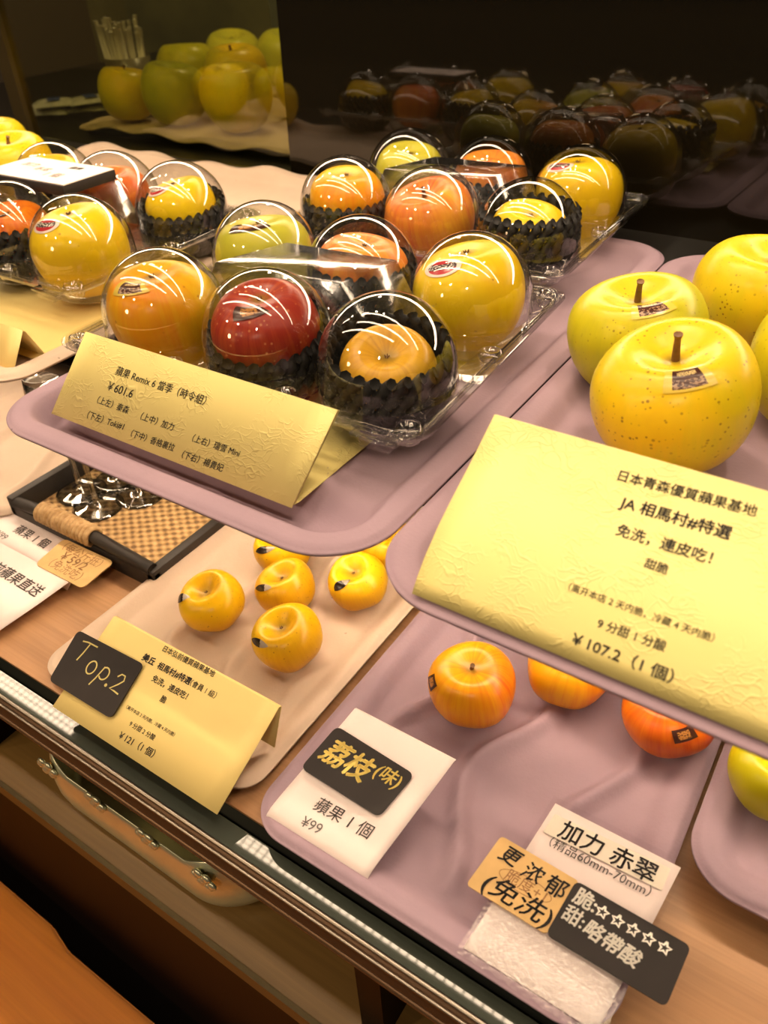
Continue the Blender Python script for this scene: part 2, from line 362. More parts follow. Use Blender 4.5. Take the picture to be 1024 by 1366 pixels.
# ------------------------------------------------------------------ apples
class Ap:
    """One apple shape: round shoulders, a stem cavity, a calyx basin, five soft lobes."""
    def __init__(s, D, hr=.86, dip=.17, seed=0, lobe=.028, taper=.10, wob=.03):
        s.R = D/2; s.h = D*hr; s.dip = dip; s.lobe = lobe; s.taper = taper; s.wob = wob; s.p = seed*1.7
    def at(s, th, ph):
        c, sn = math.cos(ph), max(0.0, math.sin(ph))
        r = s.R*(sn**.80)*(1+s.taper*c-.045*c*c)
        t = (1-c)/2
        r *= 1+s.lobe*math.cos(5*th+s.p)*t**1.5+s.wob*math.cos(th+s.p*2)*sn+.018*math.cos(3*th+s.p)*sn
        z = s.h/2*math.copysign(abs(c)**.92, c)
        z -= s.dip*s.h*math.exp(-(ph/.36)**2)*(1+.0*th)
        z += s.dip*.8*s.h*math.exp(-((PI-ph)/.30)**2)
        z += s.h*.028*math.cos(th*1+s.p)*math.exp(-((ph-.7)/.4)**2)
        return Vector((r*math.cos(th), r*math.sin(th), z))
def apple_mesh(a, n=48, m=34):
    vs, fs = [], []
    phs = [PI*(i/(m-1)) for i in range(m)]
    vs.append(a.at(0, 0))
    for i in range(1, m-1):
        for k in range(n): vs.append(a.at(2*PI*k/n, phs[i]))
    vs.append(a.at(0, PI))
    for k in range(n): fs.append((0, 1+k, 1+(k+1) % n))
    for i in range(m-3):
        for k in range(n):
            p, q = 1+i*n+k, 1+i*n+(k+1) % n; fs.append((p, p+n, q+n, q))
    L = len(vs)-1; o = 1+(m-3)*n
    for k in range(n): fs.append((o+k, L, o+(k+1) % n))
    return vs, fs
def patch(a, th0, ph0, ha, hb, shape, rot=0, n=14, lift=.0006):
    """A sticker that follows the skin."""
    vs, fs, uvs = [], [], []
    for j in range(n+1):
        for i in range(n+1):
            x, y = -1+2*i/n, -1+2*j/n
            if shape == 'oval':
                mx = max(abs(x), abs(y)); L = math.hypot(x, y) or 1; X, Y = (x*mx/L, y*mx/L)
            elif shape == 'leaf': X, Y = x, y*(1-x*x)**.8*(1.0 if y > 0 else .25)
            else: X, Y = x, y
            X2, Y2 = X*ha*math.cos(rot)-Y*hb*math.sin(rot), X*ha*math.sin(rot)+Y*hb*math.cos(rot)
            ph = ph0-Y2/a.R; th = th0+X2/(a.R*max(.2, math.sin(ph0)))
            p = a.at(th, ph); e = 1e-3
            nn = (a.at(th, ph+e)-p).cross(a.at(th+e, ph)-p)
            nn = nn.normalized() if nn.length else p.normalized()
            if nn.dot(p) < 0: nn = -nn
            vs.append(p+nn*lift); uvs.append((X, Y))
    for j in range(n):
        for i in range(n):
            p = j*(n+1)+i; fs.append((p, p+1, p+n+2, p+n+1))
    return vs, fs, uvs
_cache = {}
def apple(label, skin, c, D, hr=.86, rot=(0, 0, 0), stem=None, stk=None, seed=0, group=None, on_floor=None, **kw):
    """c = centre of the apple (or its foot when on_floor is given); rot = tilt, tilt, spin; stk = (kind, theta, phi, half w, half h, roll)"""
    a = Ap(D, hr, seed=seed, **kw)
    o = obj('apple', apple_mesh(a), M[skin])
    o.rotation_euler = Euler(rot, 'XYZ')
    if on_floor is not None:
        R = Euler(rot, 'XYZ').to_matrix(); zmin = min((R @ v.co).z for v in o.data.vertices)
        o.location = (c[0], c[1], on_floor-zmin)
    else: o.location = c
    tag(o, label, 'apple', group)
    if stem:
        L, lean = stem; z0 = a.at(0, 0).z
        bm = bmesh.new(); n = 7
        add_tube(bm, [(lean*L*(i/n)**2, .2*lean*L*(i/n), z0-.002+L*i/n) for i in range(n+1)], [D*.024*(1.15-.4*i/n+(.45 if i == n else 0)) for i in range(n+1)], 8)
        obj('stem', bm, M['stem_brown'], o)
    else:
        bm = bmesh.new(); z0 = a.at(0, 0).z
        for k in range(5):
            t = 2*PI*k/5+seed; add_tube(bm, [(0, 0, z0-.001), (.018*D*math.cos(t), .018*D*math.sin(t), z0+.008*D), (.028*D*math.cos(t), .028*D*math.sin(t), z0+.026*D)], [D*.009, D*.007, D*.002], 5)
        obj('calyx', bm, M['stem_brown'], o)
    for sk in ([stk] if isinstance(stk, tuple) else (stk or [])):
        kind, th, ph, ha, hb, ro = sk
        vs, fs, uvs = patch(a, th, ph, ha, hb, {'oval': 'oval', 'leaf': 'leaf'}.get(kind, 'rect'), ro)
        s = obj('fruit_sticker', (vs, fs), M['stk_'+kind], o)
        ul = s.data.uv_layers.new(name='UVMap')
        for lp in s.data.loops: ul.data[lp.index].uv = uvs[lp.vertex_index]
    return o

# ------------------------------------------------------------------ moulded pulp trays
def pulp_tray(label, x0, x1, y0, y1, zf, zr, mat, r=.045, rimw=.016, pitch=.085, amp=.014, wl=.16, ridge=.0065, dip=.005, ph=0.0, nx=92, ny=120, wavy=0.0, trough=0.0, group='moulded fruit trays'):
    hx, hy = (x1-x0)/2, (y1-y0)/2; cx, cy = (x0+x1)/2, (y0+y1)/2
    def dist(x, y):
        qx, qy = abs(x)-(hx-r), abs(y)-(hy-r)
        return r-(math.hypot(max(qx, 0), max(qy, 0))+min(max(qx, qy), 0))
    def sm(a, b, t):
        t = max(0, min(1, (t-a)/(b-a))); return t*t*(3-2*t)
    vs, fs = [], []
    for j in range(ny+1):
        for i in range(nx+1):
            # more rows near the rim
            def g(t):
                t = 2*t-1; return math.copysign(1-(1-abs(t))**1.35, t)
            x, y = hx*g(i/nx), hy*g(j/ny)
            ex, ey = abs(x)-(hx-r), abs(y)-(hy-r)
            if ex > 0 and ey > 0:
                a, b = ex/r, ey/r; L = math.hypot(a, b); k = max(a, b)/L
                x = math.copysign(hx-r+a*k*r, x); y = math.copysign(hy-r+b*k*r, y)
            d = max(0.0, dist(x, y))
            slope = sm(rimw, rimw+.016, d)
            z = zr*(1-slope)+zf*slope
            z -= .003*(1-sm(0, .006, d))                       # lip rolled down
            # wavy ribs between the fruit cells, running front to back
            inside = sm(rimw+.008, rimw+.04, d)
            s = (x+hx+ph-amp*math.sin(2*PI*(y+hy)/wl))/pitch
            fr = s-math.floor(s)-.5
            z += inside*(ridge*math.exp(-(fr*pitch/.0065)**2)-dip*math.cos(2*PI*fr)*0-dip*(.5+.5*math.cos(2*PI*(y+hy)/wl+math.floor(s)*PI))*(1-min(1, abs(fr)*2)**2)*0+ dip*math.cos(2*PI*(y+hy)/wl+math.floor(s)*PI)*(4*fr*fr-1)*-.6)
            if trough: z -= trough*slope*(1-sm(.045, .075, y+hy))
            if wavy: z += wavy*(math.sin(x*55+y*21)+math.sin(y*63-x*17+1))*(1-sm(0, .03, d))
            vs.append((x+cx, y+cy, z))
    for j in range(ny):
        for i in range(nx):
            p = j*(nx+1)+i; fs.append((p, p+1, p+nx+2, p+nx+1))
    base = Vector((cx, cy, zf))
    o = obj('fruit_tray', ([Vector(v)-base for v in vs], fs), mat)
    o.location = base
    md = o.modifiers.new('thickness', 'SOLIDIFY'); md.thickness = .0022; md.offset = -1
    return tag(o, label, 'tray', group)

# ------------------------------------------------------------------ paper signs and lettering
_txt = {}
def glyphs(s, bold=0.0):
    key = (s, bold)
    if key in _txt: return _txt[key]
    cu = bpy.data.curves.new('tmp', 'FONT'); cu.body = s; cu.size = 1.0; cu.fill_mode = 'FRONT'; cu.resolution_u = 3; cu.offset = bold
    o = bpy.data.objects.new('tmp', cu); C.objects.link(o)
    dg = bpy.context.evaluated_depsgraph_get(); me = bpy.data.meshes.new_from_object(o.evaluated_get(dg))
    vs = [(v.co.x, v.co.y) for v in me.vertices]; fs = [tuple(p.vertices) for p in me.polygons]
    C.objects.unlink(o); bpy.data.objects.remove(o); bpy.data.curves.remove(cu); bpy.data.meshes.remove(me)
    _txt[key] = (vs, fs); return vs, fs
def write(s, left, right, bold=.006, hs=1.0, shear=0.0):
    """lettering in the sign's own u,v: baseline from left to right"""
    vs, fs = glyphs(s, 0.0)
    if not vs: return [], []
    xa, xb = min(v[0] for v in vs), max(v[0] for v in vs)
    L = math.hypot(right[0]-left[0], right[1]-left[1]); k = L/(xb-xa)
    dx, dy = (right[0]-left[0])/L, (right[1]-left[1])/L
    out = []
    for x, y in vs:
        a, b = (x-xa)*k+shear*y*k, y*k*hs; out.append((left[0]+a*dx-b*dy, left[1]+a*dy+b*dx))
    if bold > .002:      # heavier face: the same outline laid down again a hair to each side
        o2, f2 = [], []
        for q, (ex, ey) in enumerate(((1, 0), (-1, 0), (0, 1), (0, -1))):
            n = len(out); o2 += [(x+ex*bold*k, y+ey*bold*k) for x, y in out]; f2 += [tuple(i+q*n for i in f) for f in fs]
        return o2, f2
    return out, fs
def stroke(pts, wd):
    vs, fs = [], []
    for i, p in enumerate(pts):
        q, r = pts[max(0, i-1)], pts[min(len(pts)-1, i+1)]
        dx, dy = r[0]-q[0], r[1]-q[1]; L = math.hypot(dx, dy) or 1
        vs += [(p[0]-dy/L*wd/2, p[1]+dx/L*wd/2), (p[0]+dy/L*wd/2, p[1]-dx/L*wd/2)]
        if i: fs.append((2*i-2, 2*i-1, 2*i+1, 2*i))
    return vs, fs
class Sheet:
    """A sheet of card following a side profile (y, z), running along x from x0 for W."""
    def __init__(s, prof, x0, W, skew=0.0, back=None, smooth=True):
        s.prof, s.x0, s.W, s.skew, s.back = prof, x0, W, skew, back
        s.L = [0]
        for a, b in zip(prof, prof[1:]): s.L.append(s.L[-1]+math.dist(a, b))
        s.tot = s.L[-1]
    def yz(s, v):
        if v <= 0: i = 0
        else:
            i = len(s.prof)-2
            for k in range(len(s.prof)-1):
                if v <= s.L[k+1]: i = k; break
        a, b = s.prof[i], s.prof[i+1]; d = s.L[i+1]-s.L[i]; t = (v-s.L[i])/d
        n = (-(b[1]-a[1])/d, (b[0]-a[0])/d)
        return a[0]+(b[0]-a[0])*t, a[1]+(b[1]-a[1])*t, n
    def pt(s, u, v, lift=0.0):
        y, z, n = s.yz(v)
        return Vector((s.x0+s.skew*v/s.tot+u, y+n[0]*lift, z+n[1]*lift))
    def mesh(s, th=.0004, nu=12):
        ln = [(s.pt(0, v).x-s.x0, s.pt(0, v).y, s.pt(0, v).z) for v in s.L]
        if s.back: ln += [(ln[-1][0] if i < 1 else ln[-1][0]*0+ (s.skew if i < 1 else 0), y, z) for i, (y, z) in enumerate(s.back)]
        vs, fs = [], []
        for (sx, y, z) in ln:
            for i in range(nu+1): vs.append((s.x0+sx+s.W*i/nu, y, z))
        for j in range(len(ln)-1):
            for i in range(nu):
                p = j*(nu+1)+i; fs.append((p, p+1, p+nu+2, p+nu+1))
        return vs, fs
    def make(s, name, label, cat, mat, th=.0005, group=None, flat=True):
        vs, fs = s.mesh(); base = s.pt(s.W/2, 0)
        o = obj(name, ([Vector(v)-base for v in vs], fs), mat, smooth=True); sharp(o, 40); o.location = base
        md = o.modifiers.new('thickness', 'SOLIDIFY'); md.thickness = th; md.offset = -1
        s.o, s.base = o, base
        return tag(o, label, cat, group)
    def ink(s, name, items, mat, lift=.0003, parent=None, base=None):
        par = parent or s.o; bs = base if base is not None else s.base
        for vs, fs in items:      # every line of writing is a piece of its own
            obj(name, ([s.pt(u, v, lift)-bs for u, v in vs], fs), mat, par, smooth=False)
    def card(s, name, label, cat, corners, mat, lift, th=.0012, r=.005, group=None, part_of=None):
        """a stiff little card resting on the sheet, corners in u,v going round"""
        c = [Vector(p) for p in corners]; P = []
        n = len(c)
        for i in range(n):
            a, b, d = c[i-1], c[i], c[(i+1) % n]
            e1, e2 = (a-b).normalized(), (d-b).normalized()
            for k in range(6):
                t = k/5; P.append(b+e1*r*(1-t)**2+e2*r*t**2)
        lo = [s.pt(p[0], p[1], lift) for p in P]; hi = [s.pt(p[0], p[1], lift+th) for p in P]
        m = len(P); base = sum((v for v in lo), Vector())/m
        vs = [v-base for v in lo+hi]; fs = [tuple(range(m-1, -1, -1)), tuple(range(m, 2*m))]+[(i, (i+1) % m, m+(i+1) % m, m+i) for i in range(m)]
        o = obj(name, (vs, fs), mat, smooth=False); o.location = base
        if part_of is not None: o.parent = part_of; o.matrix_parent_inverse = Matrix.Translation(-part_of.location)
        else: tag(o, label, cat, group)
        o_base = base
        return o, o_base

# ================================================================== THE SETTING
WARMW = plain('shop_wall_paint', (.10, .075, .05), .8)
fl = struct(obj('floor', (lambda bm: (add_box(bm, -3.5, 2.5, -2.2, 2.6, -.93, -.90), bm)[1])(bmesh.new()), plain('dark_floor', (.035, .022, .016), .5, nscale=4)))
wl_ = struct(box('wall_back', -3.5, 2.5, 2.3, 2.36, -.90, 2.2, plain('back_room_wall', (.17, .155, .075), .7, nscale=3, namp=.4)))

# ---- counter
ctr = thing('display_counter', 'wood-topped shop counter with a polished metal rail along its front', 'counter', (-.2, .5, 0))
def cpart(name, x0, x1, y0, y1, z0, z1, mat, bev=0.0):
    o = box(name, x0+.2, x1+.2, y0-.5, y1-.5, z0, z1, mat, ctr, bev); return o
cpart('worktop', -2.2, 1.4, .189, 1.9, -.022, 0, M['wood'])
# rail: a dark channel, a mirror-bright face, a bead and a bronze strip
bm = bmesh.new()
def prism(bm, pr, x0, x1):
    a = [bm.verts.new((x0+.2, y-.5, z)) for y, z in pr]; b = [bm.verts.new((x1+.2, y-.5, z)) for y, z in pr]
    n = len(pr)
    for i in range(n): bm.faces.new((a[i], a[(i+1) % n], b[(i+1) % n], b[i]))
    bm.faces.new(a[::-1]); bm.faces.new(b)
prism(bm, [(.1665, -.006), (.1815, -.006), (.1815, -.03), (.1665, -.03)], -2.2, 1.4)
o = obj('front_rail', bm, M['steel'], ctr, smooth=False)
bm = bmesh.new(); prism(bm, [(.1815, -.010), (.1888, -.002), (.1888, -.03), (.1815, -.03)], -2.2, 1.4); obj('rail_channel', bm, M['steel_dark'], ctr, smooth=False)
bm = bmesh.new(); add_tube(bm, [(-2.0, .1648-.5, -.0065), (1.6, .1648-.5, -.0065)], .0019, 10); add_tube(bm, [(-2.0, .1612-.5, -.0125), (1.6, .1612-.5, -.0125)], .0013, 10); obj('rail_bead', bm, M['chrome'], ctr)
bm = bmesh.new(); prism(bm, [(.1665, -.008), (.1625, -.010), (.1590, -.022), (.1590, -.030), (.1665, -.030)], -2.2, 1.4); obj('rail_trim', bm, M['bronze'], ctr, smooth=False)
bm = bmesh.new(); add_tube(bm, [(-2.0, .1600-.5, -.0270), (1.6, .1600-.5, -.0270)], .0030, 10); obj('trim_bead', bm, M['bronze'], ctr)
cpart('inner_shelf', -2.2, 1.4, .150, .55, -.168, -.152, M['wood_shelf'], .001)
cpart('shelf_edging', -2.2, 1.4, .146, .1502, -.170, -.151, plain('olive_brass_edging', (.12, .085, .03), .45, .3))
cpart('front_panel', -2.2, 1.4, .152, .165, -.90, -.17, M['dark_wood'])
cpart('back_panel', -2.2, 1.4, .54, .55, -.152, -.022, M['dark_wood'])
cpart('divider', -.158, -.138, .166, .54, -.152, -.03, M['dark_wood'])
cpart('divider', -.62, -.60, .166, .54, -.152, -.03, M['dark_wood'])

# ---- raised shelf behind, black glass back and clear pane
box_ = thing('raised_shelf', 'black shelf carrying the upper trays in front of the black glass', 'shelf', (-.4, .6, 0))
def spart(name, x0, x1, y0, y1, z0, z1, mat):
    return box(name, x0+.4, x1+.4, y0-.6, y1-.6, z0, z1, mat, box_, .001)
spart('shelf_board', -2.0, 1.0, .36, 1.9, .168, .1825, M['black_shelf'])
for x in (-1.95, .95): spart('bracket', x, x+.02, .75, 1.85, 0, .168, M['black_shelf'])
bgl = struct(box('wall_rear', -.779, 1.6, 0, .012, 0, .38, M['black_glass'])); bgl.location = (0, .918, .1825); bgl.rotation_euler.x = math.radians(-1.6)
pn = struct(box('window_1', -1.39, -.7795, .938, .942, .1826, .75, M['pane']))
post = struct(box('trim_1', -1.425, -1.391, .93, .95, .1826, .75, plain('brass_post', (.16, .12, .05), .3, .8)))
cab = struct(box('wall_left', -2.9, -2.86, -.6, 2.3, -.9, 2.2, WARMW))
led_m = mk_led('led_tiles', LED_GAIN, 90, 3)
bm = bmesh.new(); uvl = bm.loops.layers.uv.new('UVMap')
f = bm.faces.new([bm.verts.new(p) for p in ((-1.1, -.225, .1650-0), (-1.1, -.205, .1650-0), (1.3, -.205, .1650-0), (1.3, -.225, .1650-0))])
for lp, uv in zip(f.loops, ((0, 0), (0, 1), (1, 1), (1, 0))): lp[uvl].uv = uv
obj('led_strip', bm, mk_led('undershelf_led', 30.0, 160, 1), box_, smooth=False)
for i, (x0, x1, y, z, wd) in enumerate(LED_BARS):
    up = i != 4
    bm = bmesh.new(); uvl = bm.loops.layers.uv.new('UVMap')
    q = [bm.verts.new(p) for p in (((x0, y-wd/2, z), (x0, y+wd/2, z), (x1, y+wd/2, z), (x1, y-wd/2, z)) if up else ((x0, y, z-wd/2), (x0, y, z+wd/2), (x1, y, z+wd/2), (x1, y, z-wd/2)))]
    f = bm.faces.new(q)
    k = (x1-x0)/1.6
    for lp, uv in zip(f.loops, ((0, 0), (0, 1), (k, 1), (k, 0))): lp[uvl].uv = uv
    o = obj('led_light_bar', bm, led_m, smooth=False)
    h = box('housing', x0, x1, y-wd/2-.003, y+wd/2+.003, z+.001, z+.02, M['black_shelf'], o) if up else box('housing', x0, x1, y+.001, y+.018, z-.023, z+.023, M['black_shelf'], o)
    tag(o, ['short LED light bar above the left end of the counter', 'long LED light bar above the middle of the counter', 'stub of LED tiles beside the long light bar', 'LED light bar over the shopper side of the counter', 'LED light bar along the top of the black glass', 'LED light bar above the front edge of the lower trays'][i], 'lamp')

# ================================================================== TRAYS
ZF, ZR = .1885, .1985         # floor and rim of the upper trays
t1 = pulp_tray('big lilac pulp tray jutting out under the two clear apple packs', -.547, -.2035, .254, .842, ZF-.0022, ZR, M['lilac'], r=.05, ph=.03, ridge=.0030, dip=.0022, trough=.011)
t2 = pulp_tray('lilac pulp tray holding the jumbo yellow-green apples and the large price sign', -.2025, .142, .253, .842, ZF-.001, ZR-.001, M['lilac'], r=.05, ph=.01, ridge=.004, dip=.003)
t0 = pulp_tray('cream pulp tray under the yellow paper and the left apple pack', -.93, -.574, .296, .597, ZF-.001, ZR-.001, M['cream'], r=.03, ph=.02, ridge=.0012, dip=.001)
tb = pulp_tray('cream pulp tray with a torn wavy edge lying behind the apple packs', -1.18, -.585, .60, .895, ZF-.001, ZR+.001, M['cream'], r=.03, ridge=.0012, dip=.001, wavy=.0035)
t3 = pulp_tray('cream pulp tray with small yellow apples on the lower counter', -.489, -.2625, .194, .60, .006, .0135, M['cream'], r=.022, rimw=.008, pitch=.062, amp=.011, wl=.13, ridge=.0060, ph=.012)
t4 = pulp_tray('lilac pulp tray with red-orange apples on the lower counter', -.2540, -.0045, .1805, .60, .006, .0150, M['lilac'], r=.030, rimw=.012, pitch=.070, amp=.014, wl=.15, ridge=.010, dip=.006, ph=.052)
t5 = pulp_tray('lilac pulp tray with a green apple at the right end of the lower counter', -.0020, .25, .290, .66, .016, .0250, M['lilac'], r=.035, rimw=.014, pitch=.09, ph=.02)
t6 = pulp_tray('cream pulp tray behind the white price sheets at the far left', -.95, -.684, .300, .62, .006, .0135, M['cream'], r=.025, rimw=.010)
t5f = thing('wooden_block', 'dark wooden block propping up the right lilac tray', 'block', (.13, .5, 0)); box('slab', -.11, .11, -.14, .14, 0, .0125, M['charcoal_wood'], t5f)

# ================================================================== CLEAR SIX-DOME PACKS
PX, PY, DR = .103, .0665, .0492
def plate_with_holes(outline, holes, z):
    cu = bpy.data.curves.new('tmp', 'CURVE'); cu.dimensions = '2D'; cu.fill_mode = 'BOTH'
    for pts in [outline]+holes:
        sp = cu.splines.new('POLY'); sp.points.add(len(pts)-1); sp.use_cyclic_u = True
        for p, q in zip(sp.points, pts): p.co = (q[0], q[1], 0, 1)
    o = bpy.data.objects.new('tmp', cu); C.objects.link(o)
    me = bpy.data.meshes.new_from_object(o.evaluated_get(bpy.context.evaluated_depsgraph_get()))
    vs = [(v.co.x, v.co.y, z) for v in me.vertices]; fs = [tuple(p.vertices) for p in me.polygons]
    C.objects.unlink(o); bpy.data.objects.remove(o); bpy.data.curves.remove(cu); bpy.data.meshes.remove(me)
    return vs, fs
HX, HY, WALL = .1625, .132, .012
cells = [(i*PX, j*PY) for j in (-1, 1) for i in (-1, 0, 1)]
def circ(c, r, n=40): return [(c[0]+r*math.cos(2*PI*k/n), c[1]+r*math.sin(2*PI*k/n)) for k in range(n)]
def pack_half(top):
    bm = bmesh.new(); z0 = .0010 if top else -.0008; r = DR if top else DR-.0012
    vs, fs = plate_with_holes(rrect(-HX, HX, -HY, HY, .020), [circ(c, r) for c in cells], z0)
    vv = [bm.verts.new(v) for v in vs]
    for f in fs: bm.faces.new([vv[i] for i in f])
    # rolled lip
    ol = rrect(-HX, HX, -HY, HY, .020); n = len(ol)
    s = 1 if top else -1
    rings = [[bm.verts.new((x*(1+e/HX), y*(1+e/HY), z0+dz)) for x, y in ol] for e, dz in ((0, 0), (.0012, -.0005*s), (.0018, -.002*s if not top else .0016))]
    for A, B in zip(rings, rings[1:]):
        for k in range(n): bm.faces.new((A[k], A[(k+1) % n], B[(k+1) % n], B[k]))
    for c in cells:
        if top: prof = [(r+.0006, z0), (r, z0+.001), (r-.0003, z0+WALL*.5)]+[((r-.0006)*math.cos(a), z0+WALL+(r*1.0)*math.sin(a)) for a in [PI/2*i/14 for i in range(14)]]+[(0, z0+WALL+r)]
        else: prof = [(r*math.cos(PI/2*(i/12)**1.0)**.62 if i < 12 else .0, z0-.0340*math.sin(PI/2*i/12)) for i in range(13)]
        if not top: prof[-1] = (0, prof[-1][1])
        add_lathe(bm, prof, 40, (c[0], c[1], 0))
    # pressed rings in the flange between the domes and at the corners
    for cx_, cy_ in [(-.0515, -.118), (.0515, -.118), (-.0515, .118), (.0515, .118), (-.151, 0), (.151, 0), (-.148, -.118), (.148, -.118), (.148, .118), (-.148, .118)]:
        h = .0035 if top else -.006
        add_lathe(bm, [(.0095, z0), (.0080, z0+h), (.0050, z0+h), (.0042, z0+h*.3), (0, z0+h*.3)], 20, (cx_, cy_, 0))
    # stiffening bead round the flange
    add_tube(bm, [(x, y, z0+.0006*s) for x, y in rrect(-HX+.006, HX-.006, -HY+.006, HY-.006, .016)]+[(HX-.006, HY-.022, z0+.0006*s)], .0014, 6)
    if top:   # raised label platform with sloping ends
        kill = [f for f in bm.faces if -.080 < f.calc_center_median().x < .056 and abs(f.calc_center_median().y) < .025 and .004 < f.calc_center_median().z < .055]
        bmesh.ops.delete(bm, geom=kill, context='FACES')
    return bm
def platform():
    T = [(-.080, -.026, .0430), (.040, -.026, .0460), (.056, .032, .0460), (-.050, .032, .0450)]
    B = [(-.100, -.030, .002), (.075, -.030, .002), (.078, .034, .002), (-.095, .034, .002)]
    bm = bmesh.new(); t = [bm.verts.new(v) for v in T]; b = [bm.verts.new(v) for v in B]
    bm.faces.new(t)
    for k in range(4): bm.faces.new((b[k], b[(k+1) % 4], t[(k+1) % 4], t[k]))
    bmesh.ops.bevel(bm, geom=list(bm.edges), offset=.0012, segments=1, affect='EDGES')
    return bm
def clasp():
    bm = bmesh.new(); add_box(bm, .118, .152, -HY-.009, -HY+.001, .0004, .0030, .0008); add_box(bm, .124, .146, -HY-.0075, -HY+.0005, -.006, .0004, .0008); return bm
pk = thing('apple_pack', 'clear six-dome plastic apple pack in the middle, behind the long yellow price tent', 'fruit pack', (-.383, .468, .2265), .05, 'six-dome apple packs')
obj('lid', pack_half(True), M['clear_plastic'], pk); obj('base', pack_half(False), M['clear_plastic'], pk)
obj('label_platform', platform(), M['clear_film'], pk); obj('clasp', clasp(), M['clear_plastic'], pk)
pk3 = dup(pk); pk3.location = (-.410, .755, .2280); pk3.rotation_euler.z = .03; pk3['label'] = 'clear six-dome plastic apple pack at the back, against the black glass'
pk1 = dup(pk); pk1.location = (-.766, .530, .2275); pk1.rotation_euler.z = .0; pk1['label'] = 'clear six-dome plastic apple pack at the left with a white card on top'
def in_pack(p, i, j, dz=0.0):
    a = p.rotation_euler.z; x, y = i*PX, j*PY
    return Vector((p.location.x+x*math.cos(a)-y*math.sin(a), p.location.y+x*math.sin(a)+y*math.cos(a), p.location.z+dz+WALL))

# ---- black foam nets
def net_mesh(top=.013, R=.0432, bot=-.041, N=26):
    bm = bmesh.new()
    def prof(t):           # t 0 bottom .. 1 rim
        z = bot+(top-bot)*t
        r = R*math.sqrt(max(.02, 1-max(0, (.50-t)/.53)**2)); r *= 1-.10*max(0, t-.75)
        return r, z
    for s, n, rad, tw in ((1, N, .0044, .85), (-1, N, .0026, 1.5)):
        for k in range(n):
            pts, rr_ = [], []
            for i in range(19):
                t = .02+.98*i/18; r, z = prof(t); a = 2*PI*k/n+s*t*tw+(0 if s > 0 else PI/n)
                w_ = math.sin(i*2.1)
                rr = r+(.0006*w_ if s > 0 else -.0004)+(.002 if i == 18 and s > 0 else 0)
                pts.append((rr*math.cos(a), rr*math.sin(a), z-(.001 if i == 18 else 0))); rr_.append(rad*(.92+.22*w_))
            add_tube(bm, pts, rr_, 7)
    return bm
net0 = obj('foam_net', net_mesh(), M['net'])
_nets = []
def net(p, i, j, label, dz=.0, tilt=(0, 0), rz=0, sc=1.0):
    o = net0 if not _nets else dup(net0)
    o.location = in_pack(p, i, j, dz); o.rotation_euler = (tilt[0], tilt[1], rz); o.scale = (sc, sc, sc); _nets.append(o)
    return tag(o, label, 'fruit net', 'black foam nets in the packs')
net(pk, 0, -1, 'black foam net around the dark red apple in the middle pack', dz=-.004, tilt=(.22, .10))
net(pk, 1, -1, 'black foam net around the small bronze apple in the nearest dome', dz=.003, tilt=(.12, .05), rz=.4)
net(pk, 0, 1, 'black foam net around the peach-red apple behind the dark red one', rz=1.1)
net(pk3, -1, -1, 'black foam net around the orange-gold apple at the left of the back pack', dz=-.004, rz=.7)
net(pk3, 1, -1, 'tall black foam net hiding a yellow apple at the front right of the back pack', dz=.011, rz=.2)
net(pk3, 0, 1, 'black foam net under the orange apple in the rear row of the back pack', dz=-.002, rz=.9)
net(pk1, 1, 1, 'black foam net around the yellow apple at the rear right of the left pack', dz=-.002, tilt=(.15, 0), rz=.5)
net(pk1, 0, -1, 'black foam net around the small orange apple at the picture edge', dz=.0, rz=.3)
net(pk1, -1, 1, 'black foam net in the far dome of the left pack', dz=.0, rz=1.3)

# ================================================================== APPLES
VW = math.radians(-125)        # spin that turns an apple's theta = 0 side to the viewer
G = 'apples in the clear packs'
apple('yellow-orange apple in the front left dome of the middle pack', 'sk_orange_gold', in_pack(pk, -1, -1, -.003), .088, .94, (.12, .05, -.9), stk=('crest', -.55, .48, .011, .009, .3), seed=1, group=G, dip=.10)
apple('dark red apple in a black net in the middle pack', 'sk_red', in_pack(pk, 0, -1, .002), .080, .92, (.1, .05, -.6), stk=('ring', -.6, .45, .009, .007, .4), seed=2, group=G, dip=.12)
apple('small bronze apple deep inside a black net in the nearest dome', 'sk_russet', in_pack(pk, 1, -1, -.008), .068, .86, (.30, .12, .2), seed=3, group=G, dip=.20)
apple('pale green apple with a dark square sticker in the middle pack', 'sk_green', in_pack(pk, -1, 1, .0), .087, .90, (.1, -.05, -1.0), stk=('ring', -.2, .44, .012, .010, .2), seed=4, group=G, dip=.10)
apple('peach-red apple behind the dark red one in the middle pack', 'sk_peach', in_pack(pk, 0, 1, .0), .080, .88, (.1, .1, 1.0), seed=5, group=G, dip=.12)
apple('plain yellow apple with a red and white oval sticker in the middle pack', 'sk_gold', in_pack(pk, 1, 1, -.001), .089, .95, (.12, -.10, -1.0), stk=('oval', -.75, 0.60, .0140, .0100, .35), seed=6, group=G, dip=.08)
apple('orange-gold apple in a net at the left of the back pack', 'sk_orange_gold', in_pack(pk3, -1, -1, .003), .078, .9, (.1, .1, .5), seed=7, group=G, dip=.08)
apple('peach-red apple at the front middle of the back pack', 'sk_peach', in_pack(pk3, 0, -1, -.002), .089, .92, (.35, .0, -.4), stem=(.012, .2), seed=8, group=G)
apple('yellow apple almost hidden in a tall net in the back pack', 'sk_gold', in_pack(pk3, 1, -1, -.002), .072, .86, (.1, .1, 0), seed=9, group=G)
apple('yellow-green apple in the rear left dome of the back pack', 'sk_green', in_pack(pk3, -1, 1, .0), .078, .9, (0, .1, 0), seed=10, group=G)
apple('orange-red apple in the rear row of the back pack', 'sk_peach', in_pack(pk3, 0, 1, .001), .080, .9, (0, .1, 1.4), seed=11, group=G)
